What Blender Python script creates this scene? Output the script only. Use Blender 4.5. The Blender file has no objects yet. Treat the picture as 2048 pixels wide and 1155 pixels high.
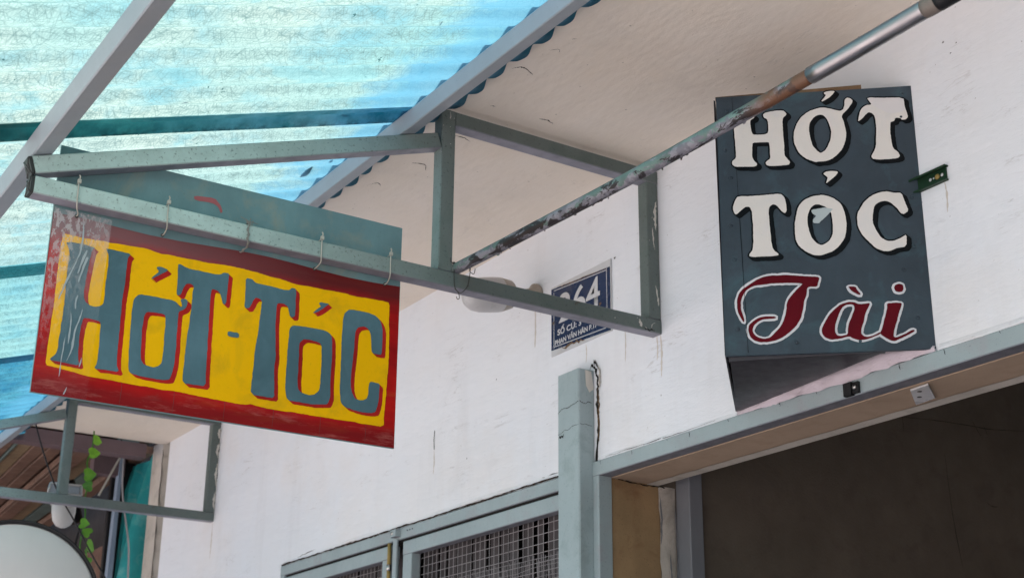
import bpy, bmesh, math, random
from mathutils import Vector, Matrix
from mathutils.geometry import tessellate_polygon
random.seed(7)
S = bpy.context.scene
COL = S.collection
H = 1.6                      # eye height; heights below are given relative to it

# ------------------------------------------------------------------ camera
def cam_axes(yaw, pitch, roll):
    cy, sy, cp, sp, cr, sr = math.cos(yaw), math.sin(yaw), math.cos(pitch), math.sin(pitch), math.cos(roll), math.sin(roll)
    f = Vector((sy*cp, cy*cp, sp)); r = Vector((cy, -sy, 0)); u = r.cross(f)
    return cr*r + sr*u, cr*u - sr*r, f
r_, u_, f_ = cam_axes(math.radians(-57.38886), math.radians(20.14351), math.radians(0.53282))
cd = bpy.data.cameras.new('camera'); cam = bpy.data.objects.new('camera', cd); COL.objects.link(cam)
cam.matrix_world = Matrix(((r_.x, u_.x, -f_.x, 0), (r_.y, u_.y, -f_.y, 0), (r_.z, u_.z, -f_.z, H), (0, 0, 0, 1)))
cd.sensor_width = 36; cd.lens = 50.59; cd.clip_start = 0.05; cd.clip_end = 1000
cd.dof.use_dof = True; cd.dof.focus_distance = 2.8; cd.dof.aperture_fstop = 9.0
S.camera = cam

# ------------------------------------------------------------------ light
SUN_EL, SUN_AZ = math.radians(77), math.radians(8)     # azimuth: from +Y (behind the shop) towards +X
w = bpy.data.worlds.new('World'); S.world = w; w.use_nodes = True
nt = w.node_tree; bg = nt.nodes['Background']; sky = nt.nodes.new('ShaderNodeTexSky')
sky.sky_type = 'NISHITA'; sky.sun_disc = False; sky.sun_elevation = SUN_EL; sky.sun_rotation = SUN_AZ
sky.air_density = 1.2; sky.dust_density = 3.0
nt.links.new(sky.outputs[0], bg.inputs[0]); bg.inputs[1].default_value = 0.15
sd = bpy.data.lights.new('sun', 'SUN'); sd.energy = 4.6; sd.angle = math.radians(0.6); sd.color = (1, .95, .88)
sun = bpy.data.objects.new('sun', sd); COL.objects.link(sun)
tosun = Vector((math.sin(SUN_AZ)*math.cos(SUN_EL), math.cos(SUN_AZ)*math.cos(SUN_EL), math.sin(SUN_EL)))
sun.rotation_euler = tosun.to_track_quat('Z', 'Y').to_euler(); sun.location = (0, -3, 8)
S.view_settings.view_transform = 'Standard'; S.view_settings.look = 'None'
S.view_settings.gamma = 1; S.view_settings.use_curve_mapping = False
S.view_settings.exposure = 0.78
S.render.engine = 'CYCLES'
S.cycles.max_bounces = 10; S.cycles.diffuse_bounces = 6; S.cycles.transparent_max_bounces = 12

# ------------------------------------------------------------------ node materials
class NT:
    def __init__(s, name):
        s.m = bpy.data.materials.new(name); s.m.use_nodes = True; s.t = s.m.node_tree
        s.n = s.t.nodes; s.p = s.n['Principled BSDF']; s.out = s.n['Material Output']
        s.tc = s.n.new('ShaderNodeTexCoord').outputs['Object']
    def link(s, a, b): s.t.links.new(a, b)
    def put(s, inp, v):
        if isinstance(v, bpy.types.NodeSocket): s.link(v, inp)
        else: inp.default_value = v if not isinstance(v, tuple) or len(v) == 4 or inp.type == 'VECTOR' else (*v, 1)
    def mapping(s, scale=(1,1,1), rot=(0,0,0), loc=(0,0,0), vec=None):
        m = s.n.new('ShaderNodeMapping'); s.link(vec or s.tc, m.inputs[0])
        m.inputs['Scale'].default_value = scale; m.inputs['Rotation'].default_value = rot; m.inputs['Location'].default_value = loc
        return m.outputs[0]
    def noise(s, scale, detail=4, rough=.55, vec=None, dist=0):
        n = s.n.new('ShaderNodeTexNoise'); s.link(vec or s.tc, n.inputs['Vector'])
        n.inputs['Scale'].default_value = scale; n.inputs['Detail'].default_value = detail
        n.inputs['Roughness'].default_value = rough; n.inputs['Distortion'].default_value = dist
        return n.outputs['Fac']
    def ramp(s, fac, a, b, ca=0, cb=1):
        r = s.n.new('ShaderNodeMapRange'); s.link(fac, r.inputs[0])
        for i, v in enumerate((a, b, ca, cb)): r.inputs[i+1].default_value = v
        return r.outputs[0]
    def mix(s, fac, a, b, mode='MIX'):
        m = s.n.new('ShaderNodeMix'); m.data_type = 'RGBA'; m.blend_type = mode
        s.put(m.inputs[0], fac); s.put(m.inputs[6], a); s.put(m.inputs[7], b); return m.outputs[2]
    def math(s, op, a, b=0.0, c=0.0):
        m = s.n.new('ShaderNodeMath'); m.operation = op
        s.put(m.inputs[0], a); s.put(m.inputs[1], b); s.put(m.inputs[2], c); return m.outputs[0]
    def axis(s, i, vec=None):
        x = s.n.new('ShaderNodeSeparateXYZ'); s.link(vec or s.tc, x.inputs[0]); return x.outputs[i]
    def voronoi(s, scale, vec=None, feature='F1'):
        v = s.n.new('ShaderNodeTexVoronoi'); v.feature = feature; s.link(vec or s.tc, v.inputs['Vector'])
        v.inputs['Scale'].default_value = scale; return v.outputs['Distance']
    def bump(s, h, strength=.3, dist=.002):
        b = s.n.new('ShaderNodeBump'); s.link(h, b.inputs['Height']); b.inputs['Strength'].default_value = strength
        b.inputs['Distance'].default_value = dist; s.link(b.outputs[0], s.p.inputs['Normal']); return b.outputs[0]
    def set(s, base=None, rough=None, metal=None, spec=None):
        if base is not None: s.put(s.p.inputs['Base Color'], base)
        if rough is not None: s.put(s.p.inputs['Roughness'], rough)
        if metal is not None: s.put(s.p.inputs['Metallic'], metal)
        if spec is not None: s.put(s.p.inputs['Specular IOR Level'], spec)
        return s.m

def paint(name, base, var=.25, rough=.45, speck=.5, grain=60, speck_scale=260, dirt=(.03,.035,.03), bumps=.25, rust=None, stain=None, stain_amt=.35, spec=.3, speck_lo=.64, under_shading=None, lit_end=None):
    """old brushed paint: tone drift, fine dark specks, dull brush grain"""
    k = NT(name)
    dark = tuple(c*(1-var) for c in base); light = tuple(min(1, c*(1+var*.6)) for c in base)
    c = k.mix(k.ramp(k.noise(5, 5, .6), .3, .7), dark, light)
    c = k.mix(k.ramp(k.noise(grain, 3, .5, k.mapping((1, 1, .3))), .35, .75, 0, .35), c, dark)
    if stain: c = k.mix(k.ramp(k.noise(11, 6, .65, dist=.6), .52, .68, 0, stain_amt), c, stain)
    if rust: c = k.mix(k.ramp(k.noise(14, 6, .7), .66, .7, 0, 1), c, rust)
    if speck: c = k.mix(k.ramp(k.noise(speck_scale, 2, .6), speck_lo, speck_lo+.07, 0, speck), c, dirt)
    if lit_end:                                 # light put into the paint: outer end pale as roof-lit, inner end dark as shaded
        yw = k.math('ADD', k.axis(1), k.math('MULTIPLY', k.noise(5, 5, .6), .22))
        pale = k.mix(k.ramp(k.noise(22, 5, .65), .4, .65, 0, .6), lit_end, tuple(x*.72 for x in lit_end))
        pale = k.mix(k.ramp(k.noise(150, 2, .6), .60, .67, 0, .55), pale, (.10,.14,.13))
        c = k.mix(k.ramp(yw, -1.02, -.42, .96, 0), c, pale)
    if under_shading:                                   # undersides carry their own painted-in bounce light and shade
        g_ = k.n.new('ShaderNodeNewGeometry'); c = k.mix(k.ramp(k.axis(2, g_.outputs['True Normal']), -.8, -.6, 1, 0), c, k.mix(k.ramp(k.noise(30, 4), .4, .7), under_shading, tuple(x*.8 for x in under_shading)))
    k.bump(k.noise(speck_scale*.5, 4, .7), bumps, .0012)
    return k.set(c, k.ramp(k.noise(30, 3), .2, .8, rough-.08, rough+.12), spec=spec)

M = {}
M['bracket'] = paint('bracket_paint', (.125,.155,.148), .18, .42, .45, speck_scale=150, stain=(.08,.12,.105), stain_amt=.5, speck_lo=.62, rust=(.075,.05,.035), under_shading=(.24,.24,.285), lit_end=(.50,.655,.62))
M['purlin'] = paint('purlin_paint', (.33,.37,.41), .08, .38, .12, bumps=.08)
M['frame'] = paint('door_frame_paint', (.32,.39,.41), .12, .45, .3, stain=(.31,.31,.335), stain_amt=.6, under_shading=(.155,.16,.185))  # undersides painted darker as if in shade
M['soffit'] = paint('beige_soffit', (.37,.275,.20), .14, .85, .2, grain=30, bumps=.5, stain=(.27,.19,.13), stain_amt=.4)
M['frame_pale'] = paint('gate_post_paint', (.34,.42,.44), .10, .42, .3, stain=(.20,.26,.26), stain_amt=.5)
M['inner_frame'] = paint('inner_frame_paint', (.17,.18,.20), .1, .5, .2)
M['board'] = paint('sign_back_paint', (.165,.29,.31), .25, .4, .25, stain=(.33,.31,.22), stain_amt=.45)
M['sign_grey'] = paint('sign_slate_paint', (.048,.068,.088), .30, .42, .15, grain=40, bumps=.5, stain=(.06,.125,.15), stain_amt=.5, spec=.2)
M['sign_under'] = paint('sign_underside', (.045,.045,.055), .3, .35, .15)
M['black'] = paint('black_paint', (.006,.008,.01), .3, .4, 0, spec=.1)
M['letter_white'] = paint('white_letter_paint', (.70,.68,.65), .07, .5, .05, stain=(.52,.56,.62), stain_amt=.3, spec=.1)
M['outline_white'] = paint('white_outline_paint', (.62,.64,.68), .1, .5, 0)
M['script_red'] = paint('crimson_paint', (.105,.003,.009), .25, .4, 0, spec=.1)
M['slate_letter'] = paint('slate_letter_paint', (.095,.185,.225), .24, .42, .12, stain=(.13,.24,.29), stain_amt=.4, bumps=.35, spec=.1)
M['red_edge'] = paint('red_stroke_paint', (.52,.022,.018), .45, .4, .1, spec=.1)
M['yellow'] = paint('yellow_paint', (1.0,.53,.0), .04, .42, .1, stain=(.66,.38,.01), stain_amt=.5, bumps=.35, spec=.1)
M['tie'] = paint('old_nylon', (.46,.45,.40), .1, .4, 0)
M['wire'] = paint('rusty_wire', (.06,.06,.055), .2, .6, 0)
M['white_plastic'] = paint('white_plastic', (.72,.72,.74), .04, .25, 0, bumps=.03)
M['cream_plastic'] = paint('cream_plastic', (.36,.31,.26), .12, .4, .1)
M['dark_gap'] = paint('dark_gap', (.012,.011,.01), .2, .9, 0)
M['wood_edge'] = paint('raw_board_edge', (.16,.10,.055), .4, .8, .5)
M['green_metal'] = paint('green_channel_paint', (.008,.034,.014), .3, .4, .3)
M['plaster_pale'] = paint('pale_plaster', (.50,.46,.41), .25, .85, .3, stain=(.2,.18,.15), stain_amt=.5, bumps=.6)
M['tan'] = paint('tan_reveal', (.31,.205,.108), .28, .85, .35, grain=30, bumps=.6, stain=(.20,.105,.055), stain_amt=.6)
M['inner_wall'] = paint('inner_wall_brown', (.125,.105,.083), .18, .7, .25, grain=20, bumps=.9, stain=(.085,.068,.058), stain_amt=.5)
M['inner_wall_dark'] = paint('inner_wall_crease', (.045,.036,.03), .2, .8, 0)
M['teal'] = paint('teal_paint', (.03,.33,.34), .3, .35, .2, stain=(.20,.38,.36), stain_amt=.6)
M['blue_grey'] = paint('blue_grey_paint', (.25,.32,.42), .12, .5, .5)
M['brown_slat'] = paint('brown_slat', (.15,.085,.06), .35, .6, .3, stain=(.24,.16,.11), stain_amt=.4)
M['green_slat'] = paint('green_slat', (.09,.13,.12), .25, .6, .3)
M['tan_slat'] = paint('tan_slat', (.20,.14,.08), .3, .6, .3)
M['mauve'] = paint('mauve_beam', (.13,.09,.10), .2, .6, .2)
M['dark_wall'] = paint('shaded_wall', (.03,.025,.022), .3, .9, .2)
M['rubber'] = paint('black_rubber', (.012,.012,.014), .3, .5, 0)
M['cap'] = paint('black_end_cap', (.045,.05,.05), .25, .45, .4)
M['disc'] = paint('grey_disc_face', (.60,.575,.565), .05, .35, .05, bumps=.02)
M['rust_line'] = paint('brown_gap', (.035,.022,.016), .4, .9, 0)
M['screw'] = NT('screw_metal').set((.5,.5,.48), .35, 1.0)
M['curtain'] = paint('curtain_cloth', (.095,.088,.092), .3, .9, .2)
M['wire_mesh'] = paint('galvanised_wire', (.34,.32,.33), .15, .5, .2)
M['navy'] = paint('navy_enamel', (.012,.03,.085), .25, .22, .15, stain=(.05,.055,.07), stain_amt=.6)
M['plate_white'] = paint('enamel_white', (.55,.56,.58), .1, .3, .1, stain=(.3,.24,.18), stain_amt=.25)
M['lamp_white'] = paint('dusty_lamp_plastic', (.46,.46,.45), .12, .3, .1)
M['paint_drip'] = paint('cream_drip', (.62,.60,.55), .08, .5, 0)
M['gold'] = paint('brass_hinge', (.30,.22,.07), .2, .5, .3)

def loc_(k): return k.mapping((1, 1, 1), loc=(9, 3, 4))
def plaster(name, base, warm, crack=.5, strength=.5, swirl=False):
    k = NT(name)
    c = k.mix(k.ramp(k.noise(1.7, 6, .6), .35, .7), base, warm)
    c = k.mix(k.ramp(k.noise(7, 6, .7, dist=.5), .56, .74, 0, .35), c, tuple(x*.86 for x in base))
    c = k.mix(k.ramp(k.noise(3, 6, .65, k.mapping((2.6, 1, .35), loc=(1, 5, 2))), .54, .72, 0, .22), c, tuple(x*.74 for x in warm))
    c = k.mix(k.ramp(k.noise(2.2, 5, .6, loc_(k)), .55, .75, 0, .3), c, (warm[0]*.92, warm[1]*.82, warm[2]*.72))
    # dirt in drag marks running along the wall
    st = k.noise(6, 6, .62, k.mapping((.3, 1, 2.6)), dist=.6)
    line = k.ramp(k.math('ABSOLUTE', k.math('SUBTRACT', st, .5)), 0, .007, 1, 0)
    gate = k.ramp(k.noise(5.5, 4, .7), .53, .62)
    c = k.mix(k.math('MULTIPLY', k.math('MULTIPLY', line, gate), crack*.8), c, (.36,.34,.33))
    c = k.mix(k.ramp(k.noise(95, 2, .5), .73, .76, 0, .6), c, (.16,.14,.13))
    h = k.math('ADD', k.math('MULTIPLY', k.noise(6, 8, .62, k.mapping((.5, 1, 1.6))), 1.0), k.math('MULTIPLY', k.noise(70, 5, .6), .03 if swirl else .06))
    h = k.math('SUBTRACT', h, k.math('MULTIPLY', k.math('MULTIPLY', line, gate), .05))
    if swirl:
        wv = k.n.new('ShaderNodeTexWave'); wv.wave_type = 'RINGS'; k.link(k.mapping((1.0, 1.5, 1)), wv.inputs[0])
        wv.inputs['Scale'].default_value = 7; wv.inputs['Distortion'].default_value = 14; wv.inputs['Detail'].default_value = 3; wv.inputs['Detail Scale'].default_value = .9
        h = k.math('ADD', h, k.math('MULTIPLY', k.math('MULTIPLY', wv.outputs['Fac'], k.ramp(k.noise(2.3, 3), .42, .62)), .07))
    k.bump(h, strength, .02)
    return k.set(c, .85, spec=.2)
M['wall'] = plaster('white_plaster', (.73,.765,.82), (.75,.755,.78), .5, .45)
M['ceiling'] = plaster('cream_ceiling_plaster', (.76,.68,.585), (.78,.72,.655), .25, .3, True)
M['ridge'] = plaster('pink_lump_plaster', (.60,.545,.60), (.52,.46,.51), .5, 1.0)

def ground_mat():
    k = NT('pavement_concrete')
    c = k.mix(k.ramp(k.noise(.6, 6), .3, .7), (.56,.50,.475), (.66,.60,.575))
    return k.set(c, .9)
M['ground'] = ground_mat()

XB_ = -3.0
def roof_mat(name, tint, dirt_edges):
    """wavy fibreglass sheet: glass strands, woven weft lines, algae at the laps"""
    k = NT(name); k.n.remove(k.p)
    c = k.mix(k.ramp(k.noise(1.6, 4), .38, .66), tint[0], tint[1])
    c = k.mix(k.ramp(k.noise(4.5, 5, .7), .47, .66, 0, .85), c, tint[2])
    for i, (a, sc, th) in enumerate(((.5, (420, 27), .58), (1.2, (480, 32), .58), (-.6, (400, 24), .58), (-1.25, (500, 34), .58), (.15, (360, 24), .62), (1.5, (460, 30), .57), (.85, (240, 14), .64), (-.95, (260, 15), .64))):
        rv = k.mapping((1, 1, 1), (0, 0, a), (i*3.1, 0, 0))
        f = k.ramp(k.noise(1, 2, .4, k.mapping((sc[1], sc[0], 1), vec=rv), .35), th, th+.06, 0, .44)
        c = k.mix(f, c, tuple(x*.45 for x in tint[1]))
    # weft: fine lines across the sheet
    wv = k.n.new('ShaderNodeTexWave'); wv.wave_type = 'BANDS'; wv.bands_direction = 'Y'; k.link(k.mapping((1, 1, 1), (0, 0, math.radians(-14))), wv.inputs[0])
    wv.inputs['Scale'].default_value = 55; wv.inputs['Distortion'].default_value = .6
    c = k.mix(k.math('MULTIPLY', wv.outputs['Fac'], .22), c, tuple(x*.5 for x in tint[1]))
    rib = k.math('SINE', k.math('MULTIPLY', k.math('ADD', k.axis(0), .02+XB_), 2*math.pi/.0845))
    grime = k.math('MULTIPLY', k.ramp(rib, .90, 1.0), k.ramp(k.noise(6, 7, .72, k.mapping((2, 1, 1))), .42, .56))
    c = k.mix(k.math('MULTIPLY', grime, .6), c, (.10,.36,.38))               # dirt lying along the valleys
    c = k.mix(k.ramp(k.noise(38, 3, .7), .70, .72, 0, .8), c, (.01,.12,.13))
    shade_y = k.math('ADD', k.axis(1), k.math('MULTIPLY', k.noise(5, 6, .7, k.mapping((1, .45, 1)), dist=.8), .5))
    c = k.mix(k.ramp(shade_y, .09, .19, 0, .75), c, (.16,.56,.86))            # slab's shade painted in as deeper blue near the wall
    c = k.mix(k.ramp(k.noise(7, 6, .7, k.mapping((1, .5, 1), loc=(7, 0, 0))), .58, .64, 0, .4), c, (.30,.74,.84))
    c = k.mix(k.ramp(k.axis(1), .075, .10), c, (.05,.26,.40))                  # cut end darkened in the colour for the slab's shade
    x = k.axis(0)
    for (x0, x1) in dirt_edges:
        inside = k.math('MULTIPLY', k.ramp(x, x0-.004, x0+.004), k.ramp(x, x1-.004, x1+.004, 1, 0))
        moss = k.ramp(k.noise(9, 6, .7), .34, .62)
        yy = k.math('ADD', k.axis(1), k.math('MULTIPLY', k.noise(4, 4), .3))
        fresh = k.mix(k.ramp(yy, -.45, -.1), (.10,.55,.62), (.34,.70,.97))
        old = k.mix(k.ramp(yy, -.7, -.35), (.004,.10,.11), (.03,.30,.42))
        c = k.mix(inside, c, k.mix(k.math('MULTIPLY', moss, k.ramp(yy, -.72, -.5)), old, fresh))
        edge = k.math('MULTIPLY', k.ramp(x, x0, x0+.022, 1, 0), k.ramp(k.noise(30, 5, .7), .42, .6))
        c = k.mix(k.math('MULTIPLY', k.math('MULTIPLY', inside, edge), .9), c, (.003,.02,.03))
    c = k.mix(1.0, c, (.54,.525,.50), 'MULTIPLY')
    tr = k.n.new('ShaderNodeBsdfTranslucent'); k.link(c, tr.inputs[0])
    df = k.n.new('ShaderNodeBsdfDiffuse'); k.link(k.mix(.5, c, (.04,.12,.16)), df.inputs[0])
    gl = k.n.new('ShaderNodeBsdfGlossy'); gl.inputs['Roughness'].default_value = .35
    m1 = k.n.new('ShaderNodeMixShader'); m1.inputs[0].default_value = .22; k.link(tr.outputs[0], m1.inputs[1]); k.link(df.outputs[0], m1.inputs[2])
    m2 = k.n.new('ShaderNodeMixShader'); m2.inputs[0].default_value = .04; k.link(m1.outputs[0], m2.inputs[1]); k.link(gl.outputs[0], m2.inputs[2])
    b = k.n.new('ShaderNodeBump'); b.inputs['Strength'].default_value = .35; b.inputs['Distance'].default_value = .004
    k.link(k.noise(45, 5, .7), b.inputs['Height'])
    for sh in (tr, df, gl): k.link(b.outputs[0], sh.inputs['Normal'])
    k.link(m2.outputs[0], k.out.inputs[0]); return k.m

def rod_mat():
    k = NT('peeling_rod_paint')
    x0 = k.axis(0); zc = k.math('SUBTRACT', k.axis(2), k.ramp(x0, 0, .7, 0, -.0215))      # height about the rod's own axis
    c = k.mix(k.ramp(k.noise(12, 5), .35, .65), (.085,.13,.12), (.15,.24,.22))
    prim = k.mix(k.ramp(k.noise(60, 4, .6), .45, .55), (.15,.15,.18), (.24,.235,.27))
    low = k.math('MULTIPLY', zc, -9.0)
    n = k.math('ADD', k.noise(48, 7, .68, k.mapping((.45, 1, 1)), dist=.8), low)
    c = k.mix(k.ramp(n, .50, .51), c, prim)
    n2 = k.math('ADD', k.noise(34, 8, .70, k.mapping((.4, 1, 1), loc=(3, 1, 2)), dist=.6), k.math('MULTIPLY', zc, -4.0))
    c = k.mix(k.math('MULTIPLY', k.ramp(n2, .555, .562), k.ramp(x0, .02, .12)), c, (.020,.015,.017))
    x = k.axis(0)
    rust = k.math('MULTIPLY', k.ramp(x, .96, 1.02), k.ramp(k.noise(18, 5), .40, .50))
    c = k.mix(rust, c, (.14,.065,.035))
    k.bump(n, .5, .002); return k.set(c, .5)
M['rod'] = rod_mat()
def chrome_mat():
    k = NT('worn_chrome')
    c = k.mix(k.ramp(k.noise(60, 4, .6, k.mapping((.1, 1, 1))), .62, .68, 0, .8), (.40,.385,.40), (.05,.05,.055))
    return k.set(c, k.ramp(k.noise(25, 3), .3, .7, .28, .5), 1.0)
M['chrome'] = chrome_mat()
def tape_mat():
    k = NT('clear_tape'); 
    k.p.inputs['Base Color'].default_value = (.9,.88,.9,1); k.p.inputs['Roughness'].default_value = .25
    al = k.math('MAXIMUM', k.math('MULTIPLY', k.ramp(k.noise(70, 6, .7, k.mapping((1, 1.6, .8))), .46, .54), k.ramp(k.math('ADD', k.axis(2), k.math('MULTIPLY', k.axis(1), -1.2)), .05, .30, 0, .46)), k.ramp(k.axis(2), .12, .34, .015, .16))
    k.link(al, k.p.inputs['Alpha']); k.bump(k.noise(30, 4, .6, k.mapping((1, 3, .4))), .6, .003); return k.m
M['tape'] = tape_mat()
M['scratch'] = paint('tape_fold', (.40,.47,.50), .05, .3, 0)
def red_field():
    k = NT('red_sign_paint')
    z = k.axis(2); y = k.axis(1)
    c = k.mix(k.ramp(k.noise(6, 5, .6, k.mapping((1, .5, 3))), .3, .7), (.28,.006,.008), (.60,.012,.010))
    c = k.mix(k.ramp(k.noise(8, 5, .7, k.mapping((1, .5, 4), loc=(4, 2, 0))), .56, .72, 0, .5), c, (.55,.10,.02))
    c = k.mix(k.ramp(k.noise(24, 6, .75, k.mapping((1, .3, 1.4))), .60, .70, 0, .5), c, (.34,.12,.10))
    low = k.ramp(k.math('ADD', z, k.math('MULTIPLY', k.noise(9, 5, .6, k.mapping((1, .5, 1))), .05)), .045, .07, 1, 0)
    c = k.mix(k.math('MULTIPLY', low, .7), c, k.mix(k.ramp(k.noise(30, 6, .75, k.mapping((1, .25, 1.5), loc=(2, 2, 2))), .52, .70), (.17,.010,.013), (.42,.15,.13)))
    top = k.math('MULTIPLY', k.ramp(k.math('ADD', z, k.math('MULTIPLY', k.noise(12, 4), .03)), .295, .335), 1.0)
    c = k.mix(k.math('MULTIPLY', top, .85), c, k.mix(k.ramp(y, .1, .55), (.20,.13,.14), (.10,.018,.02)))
    k.bump(k.noise(60, 5, .7, k.mapping((1, .4, 1.5))), .3, .001); return k.set(c, .5, spec=.1)
M['red_field'] = red_field()
def leaf_mat():
    k = NT('vine_leaf'); oi = k.n.new('ShaderNodeObjectInfo'); k.p.inputs['Transmission Weight'].default_value = 0
    c = k.mix(k.ramp(k.noise(60, 3), .4, .6, 0, .5), k.mix(oi.outputs['Random'], (.05,.20,.03), (.26,.58,.05)), (.10,.30,.03))
    tr = k.n.new('ShaderNodeBsdfTranslucent'); k.link(c, tr.inputs[0]); k.set(c, .35)
    mx = k.n.new('ShaderNodeMixShader'); mx.inputs[0].default_value = .5
    k.link(k.p.outputs[0], mx.inputs[1]); k.link(tr.outputs[0], mx.inputs[2]); k.link(mx.outputs[0], k.out.inputs[0]); return k.m
M['leaf'] = leaf_mat()

# ------------------------------------------------------------------ scene helpers
def tag(o, label=None, cat=None, group=None, kind=None):
    if label: o['label'] = label
    if cat: o['category'] = cat
    if group: o['group'] = group
    if kind: o['kind'] = kind
    return o
def thing(name, base, label, cat, group=None):
    o = bpy.data.objects.new(name, None); COL.objects.link(o); o.location = (base[0], base[1], base[2]+H)
    o.empty_display_size = .1; o['base'] = list(base); return tag(o, label, cat, group)
def origin_of(parent):
    b = Vector((0, 0, 0)); p = parent
    while p is not None: b += Vector(p.location); p = p.parent
    return b
class MB:
    """collects shapes in place coordinates (height relative to the eye) -> one mesh object"""
    def __init__(s): s.v = []; s.f = []; s.smooth = []
    def add(s, vs, fs, smooth=False):
        n = len(s.v); s.v += [Vector(v) for v in vs]; s.f += [tuple(i+n for i in f) for f in fs]; s.smooth += [smooth]*len(fs); return s
    def box(s, a, b):
        (x0, y0, z0), (x1, y1, z1) = a, b
        x0, x1 = sorted((x0, x1)); y0, y1 = sorted((y0, y1)); z0, z1 = sorted((z0, z1))
        return s.add([(x0,y0,z0),(x1,y0,z0),(x1,y1,z0),(x0,y1,z0),(x0,y0,z1),(x1,y0,z1),(x1,y1,z1),(x0,y1,z1)],
                     [(0,3,2,1),(4,5,6,7),(0,1,5,4),(1,2,6,5),(2,3,7,6),(3,0,4,7)])
    def bar(s, p, q, u, v, w, h, c=.002):
        """chamfered bar from p to q; u, v are the cross axes; p, q lie on the corner u=0, v=0"""
        p, q, u, v = Vector(p), Vector(q), Vector(u).normalized(), Vector(v).normalized()
        sec = [(c,0),(w-c,0),(w,c),(w,h-c),(w-c,h),(c,h),(0,h-c),(0,c)]
        vs = [e + u*a + v*b for e in (p, q) for a, b in sec]
        fs = [(i, (i+1) % 8, (i+1) % 8+8, i+8) for i in range(8)] + [tuple(range(7, -1, -1)), tuple(range(8, 16))]
        return s.add(vs, fs)
    def tube(s, pts, r, n=10, caps=True):
        pts = [Vector(p) for p in pts]; rr = r if isinstance(r, (list, tuple)) else [r]*len(pts)
        t = (pts[1]-pts[0]).normalized(); a = t.orthogonal().normalized(); vs = []
        for i, p in enumerate(pts):
            t = (pts[min(i+1, len(pts)-1)] - pts[max(i-1, 0)]).normalized()
            a = (a - t*a.dot(t)).normalized(); b = t.cross(a)
            vs += [p + (a*math.cos(2*math.pi*k/n) + b*math.sin(2*math.pi*k/n))*rr[i] for k in range(n)]
        fs = [(i*n+k, i*n+(k+1) % n, (i+1)*n+(k+1) % n, (i+1)*n+k) for i in range(len(pts)-1) for k in range(n)]
        if caps: fs += [tuple(range(n-1, -1, -1)), tuple((len(pts)-1)*n+k for k in range(n))]
        return s.add(vs, fs, True)
    def prism(s, poly, off):
        n = len(poly); off = Vector(off); poly = [Vector(p) for p in poly]
        return s.add(poly + [p+off for p in poly], [tuple(range(n-1, -1, -1)), tuple(range(n, 2*n))] + [(i, (i+1) % n, (i+1) % n+n, i+n) for i in range(n)])
    def build(s, name, mat, parent=None, label=None, kind=None, auto=True):
        me = bpy.data.meshes.new(name); o0 = origin_of(parent)
        me.from_pydata([tuple(v + Vector((0, 0, H)) - o0) for v in s.v], [], s.f)
        bm = bmesh.new(); bm.from_mesh(me); bmesh.ops.recalc_face_normals(bm, faces=bm.faces); bm.to_mesh(me); bm.free()
        for p, sm in zip(me.polygons, s.smooth): p.use_smooth = sm
        me.materials.append(M[mat] if isinstance(mat, str) else mat)
        o = bpy.data.objects.new(name, me); COL.objects.link(o); o.parent = parent
        return tag(o, label, kind=kind)
def smooth_curve(pts, n=8):
    pts = [Vector(p) for p in pts]; P = [pts[0]] + pts + [pts[-1]]; out = []
    for i in range(1, len(P)-2):
        for k in range(n):
            t = k/n; a, b, c, d = P[i-1], P[i], P[i+1], P[i+2]
            out.append(.5*((2*b) + (c-a)*t + (2*a-5*b+4*c-d)*t*t + (3*b-a-3*c+d)*t*t*t))
    return out + [pts[-1]]

# flat painted shapes ------------------------------------------------
def parse(s): return [[float(a)/1e4 for a in t.split(',')] for t in s.split()]
def brush(loop, step=.0035, jit=.0006, rounds=1, seed=0):
    rnd = random.Random(seed); P = loop
    for _ in range(rounds):
        Q = []
        for i in range(len(P)):
            a, b = P[i], P[(i+1) % len(P)]
            Q += [[a[0]*.8+b[0]*.2, a[1]*.8+b[1]*.2], [a[0]*.2+b[0]*.8, a[1]*.2+b[1]*.8]]
        P = Q
    out = []; n1 = n2 = 0
    for i in range(len(P)):
        a, b = P[i], P[(i+1) % len(P)]; d = math.hypot(b[0]-a[0], b[1]-a[1]); k = max(1, int(d/step))
        for j in range(k):
            t = j/k; n1 = n1*.7 + rnd.uniform(-1, 1)*jit; n2 = n2*.7 + rnd.uniform(-1, 1)*jit
            out.append([a[0]+(b[0]-a[0])*t+n1, a[1]+(b[1]-a[1])*t+n2])
    return out
def area(P): return sum(P[i][0]*P[(i+1) % len(P)][1] - P[(i+1) % len(P)][0]*P[i][1] for i in range(len(P)))/2
def grow(P, d, seed=1, wob=.25):
    rnd = random.Random(seed); s = 1 if area(P) > 0 else -1; out = []; n = len(P); w_ = 0
    for i in range(n):
        a, b = P[(i-2) % n], P[(i+2) % n]; tx, ty = b[0]-a[0], b[1]-a[1]; L = math.hypot(tx, ty) or 1
        w_ = w_*.8 + rnd.uniform(-.2, .2); k = d*(1+w_*wob*2)*s
        out.append([P[i][0]+ty/L*k, P[i][1]-tx/L*k])
    return out
def flat(mb, loops, place, lift):
    """triangulated outline with holes, laid on a plane"""
    L3 = [[Vector((p[0], p[1], 0)) for p in l] for l in loops]
    tri = tessellate_polygon(L3); fl = [p for l in loops for p in l]
    mb.add([place(p[0], p[1], lift) for p in fl], [tuple(t) for t in tri])
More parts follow.
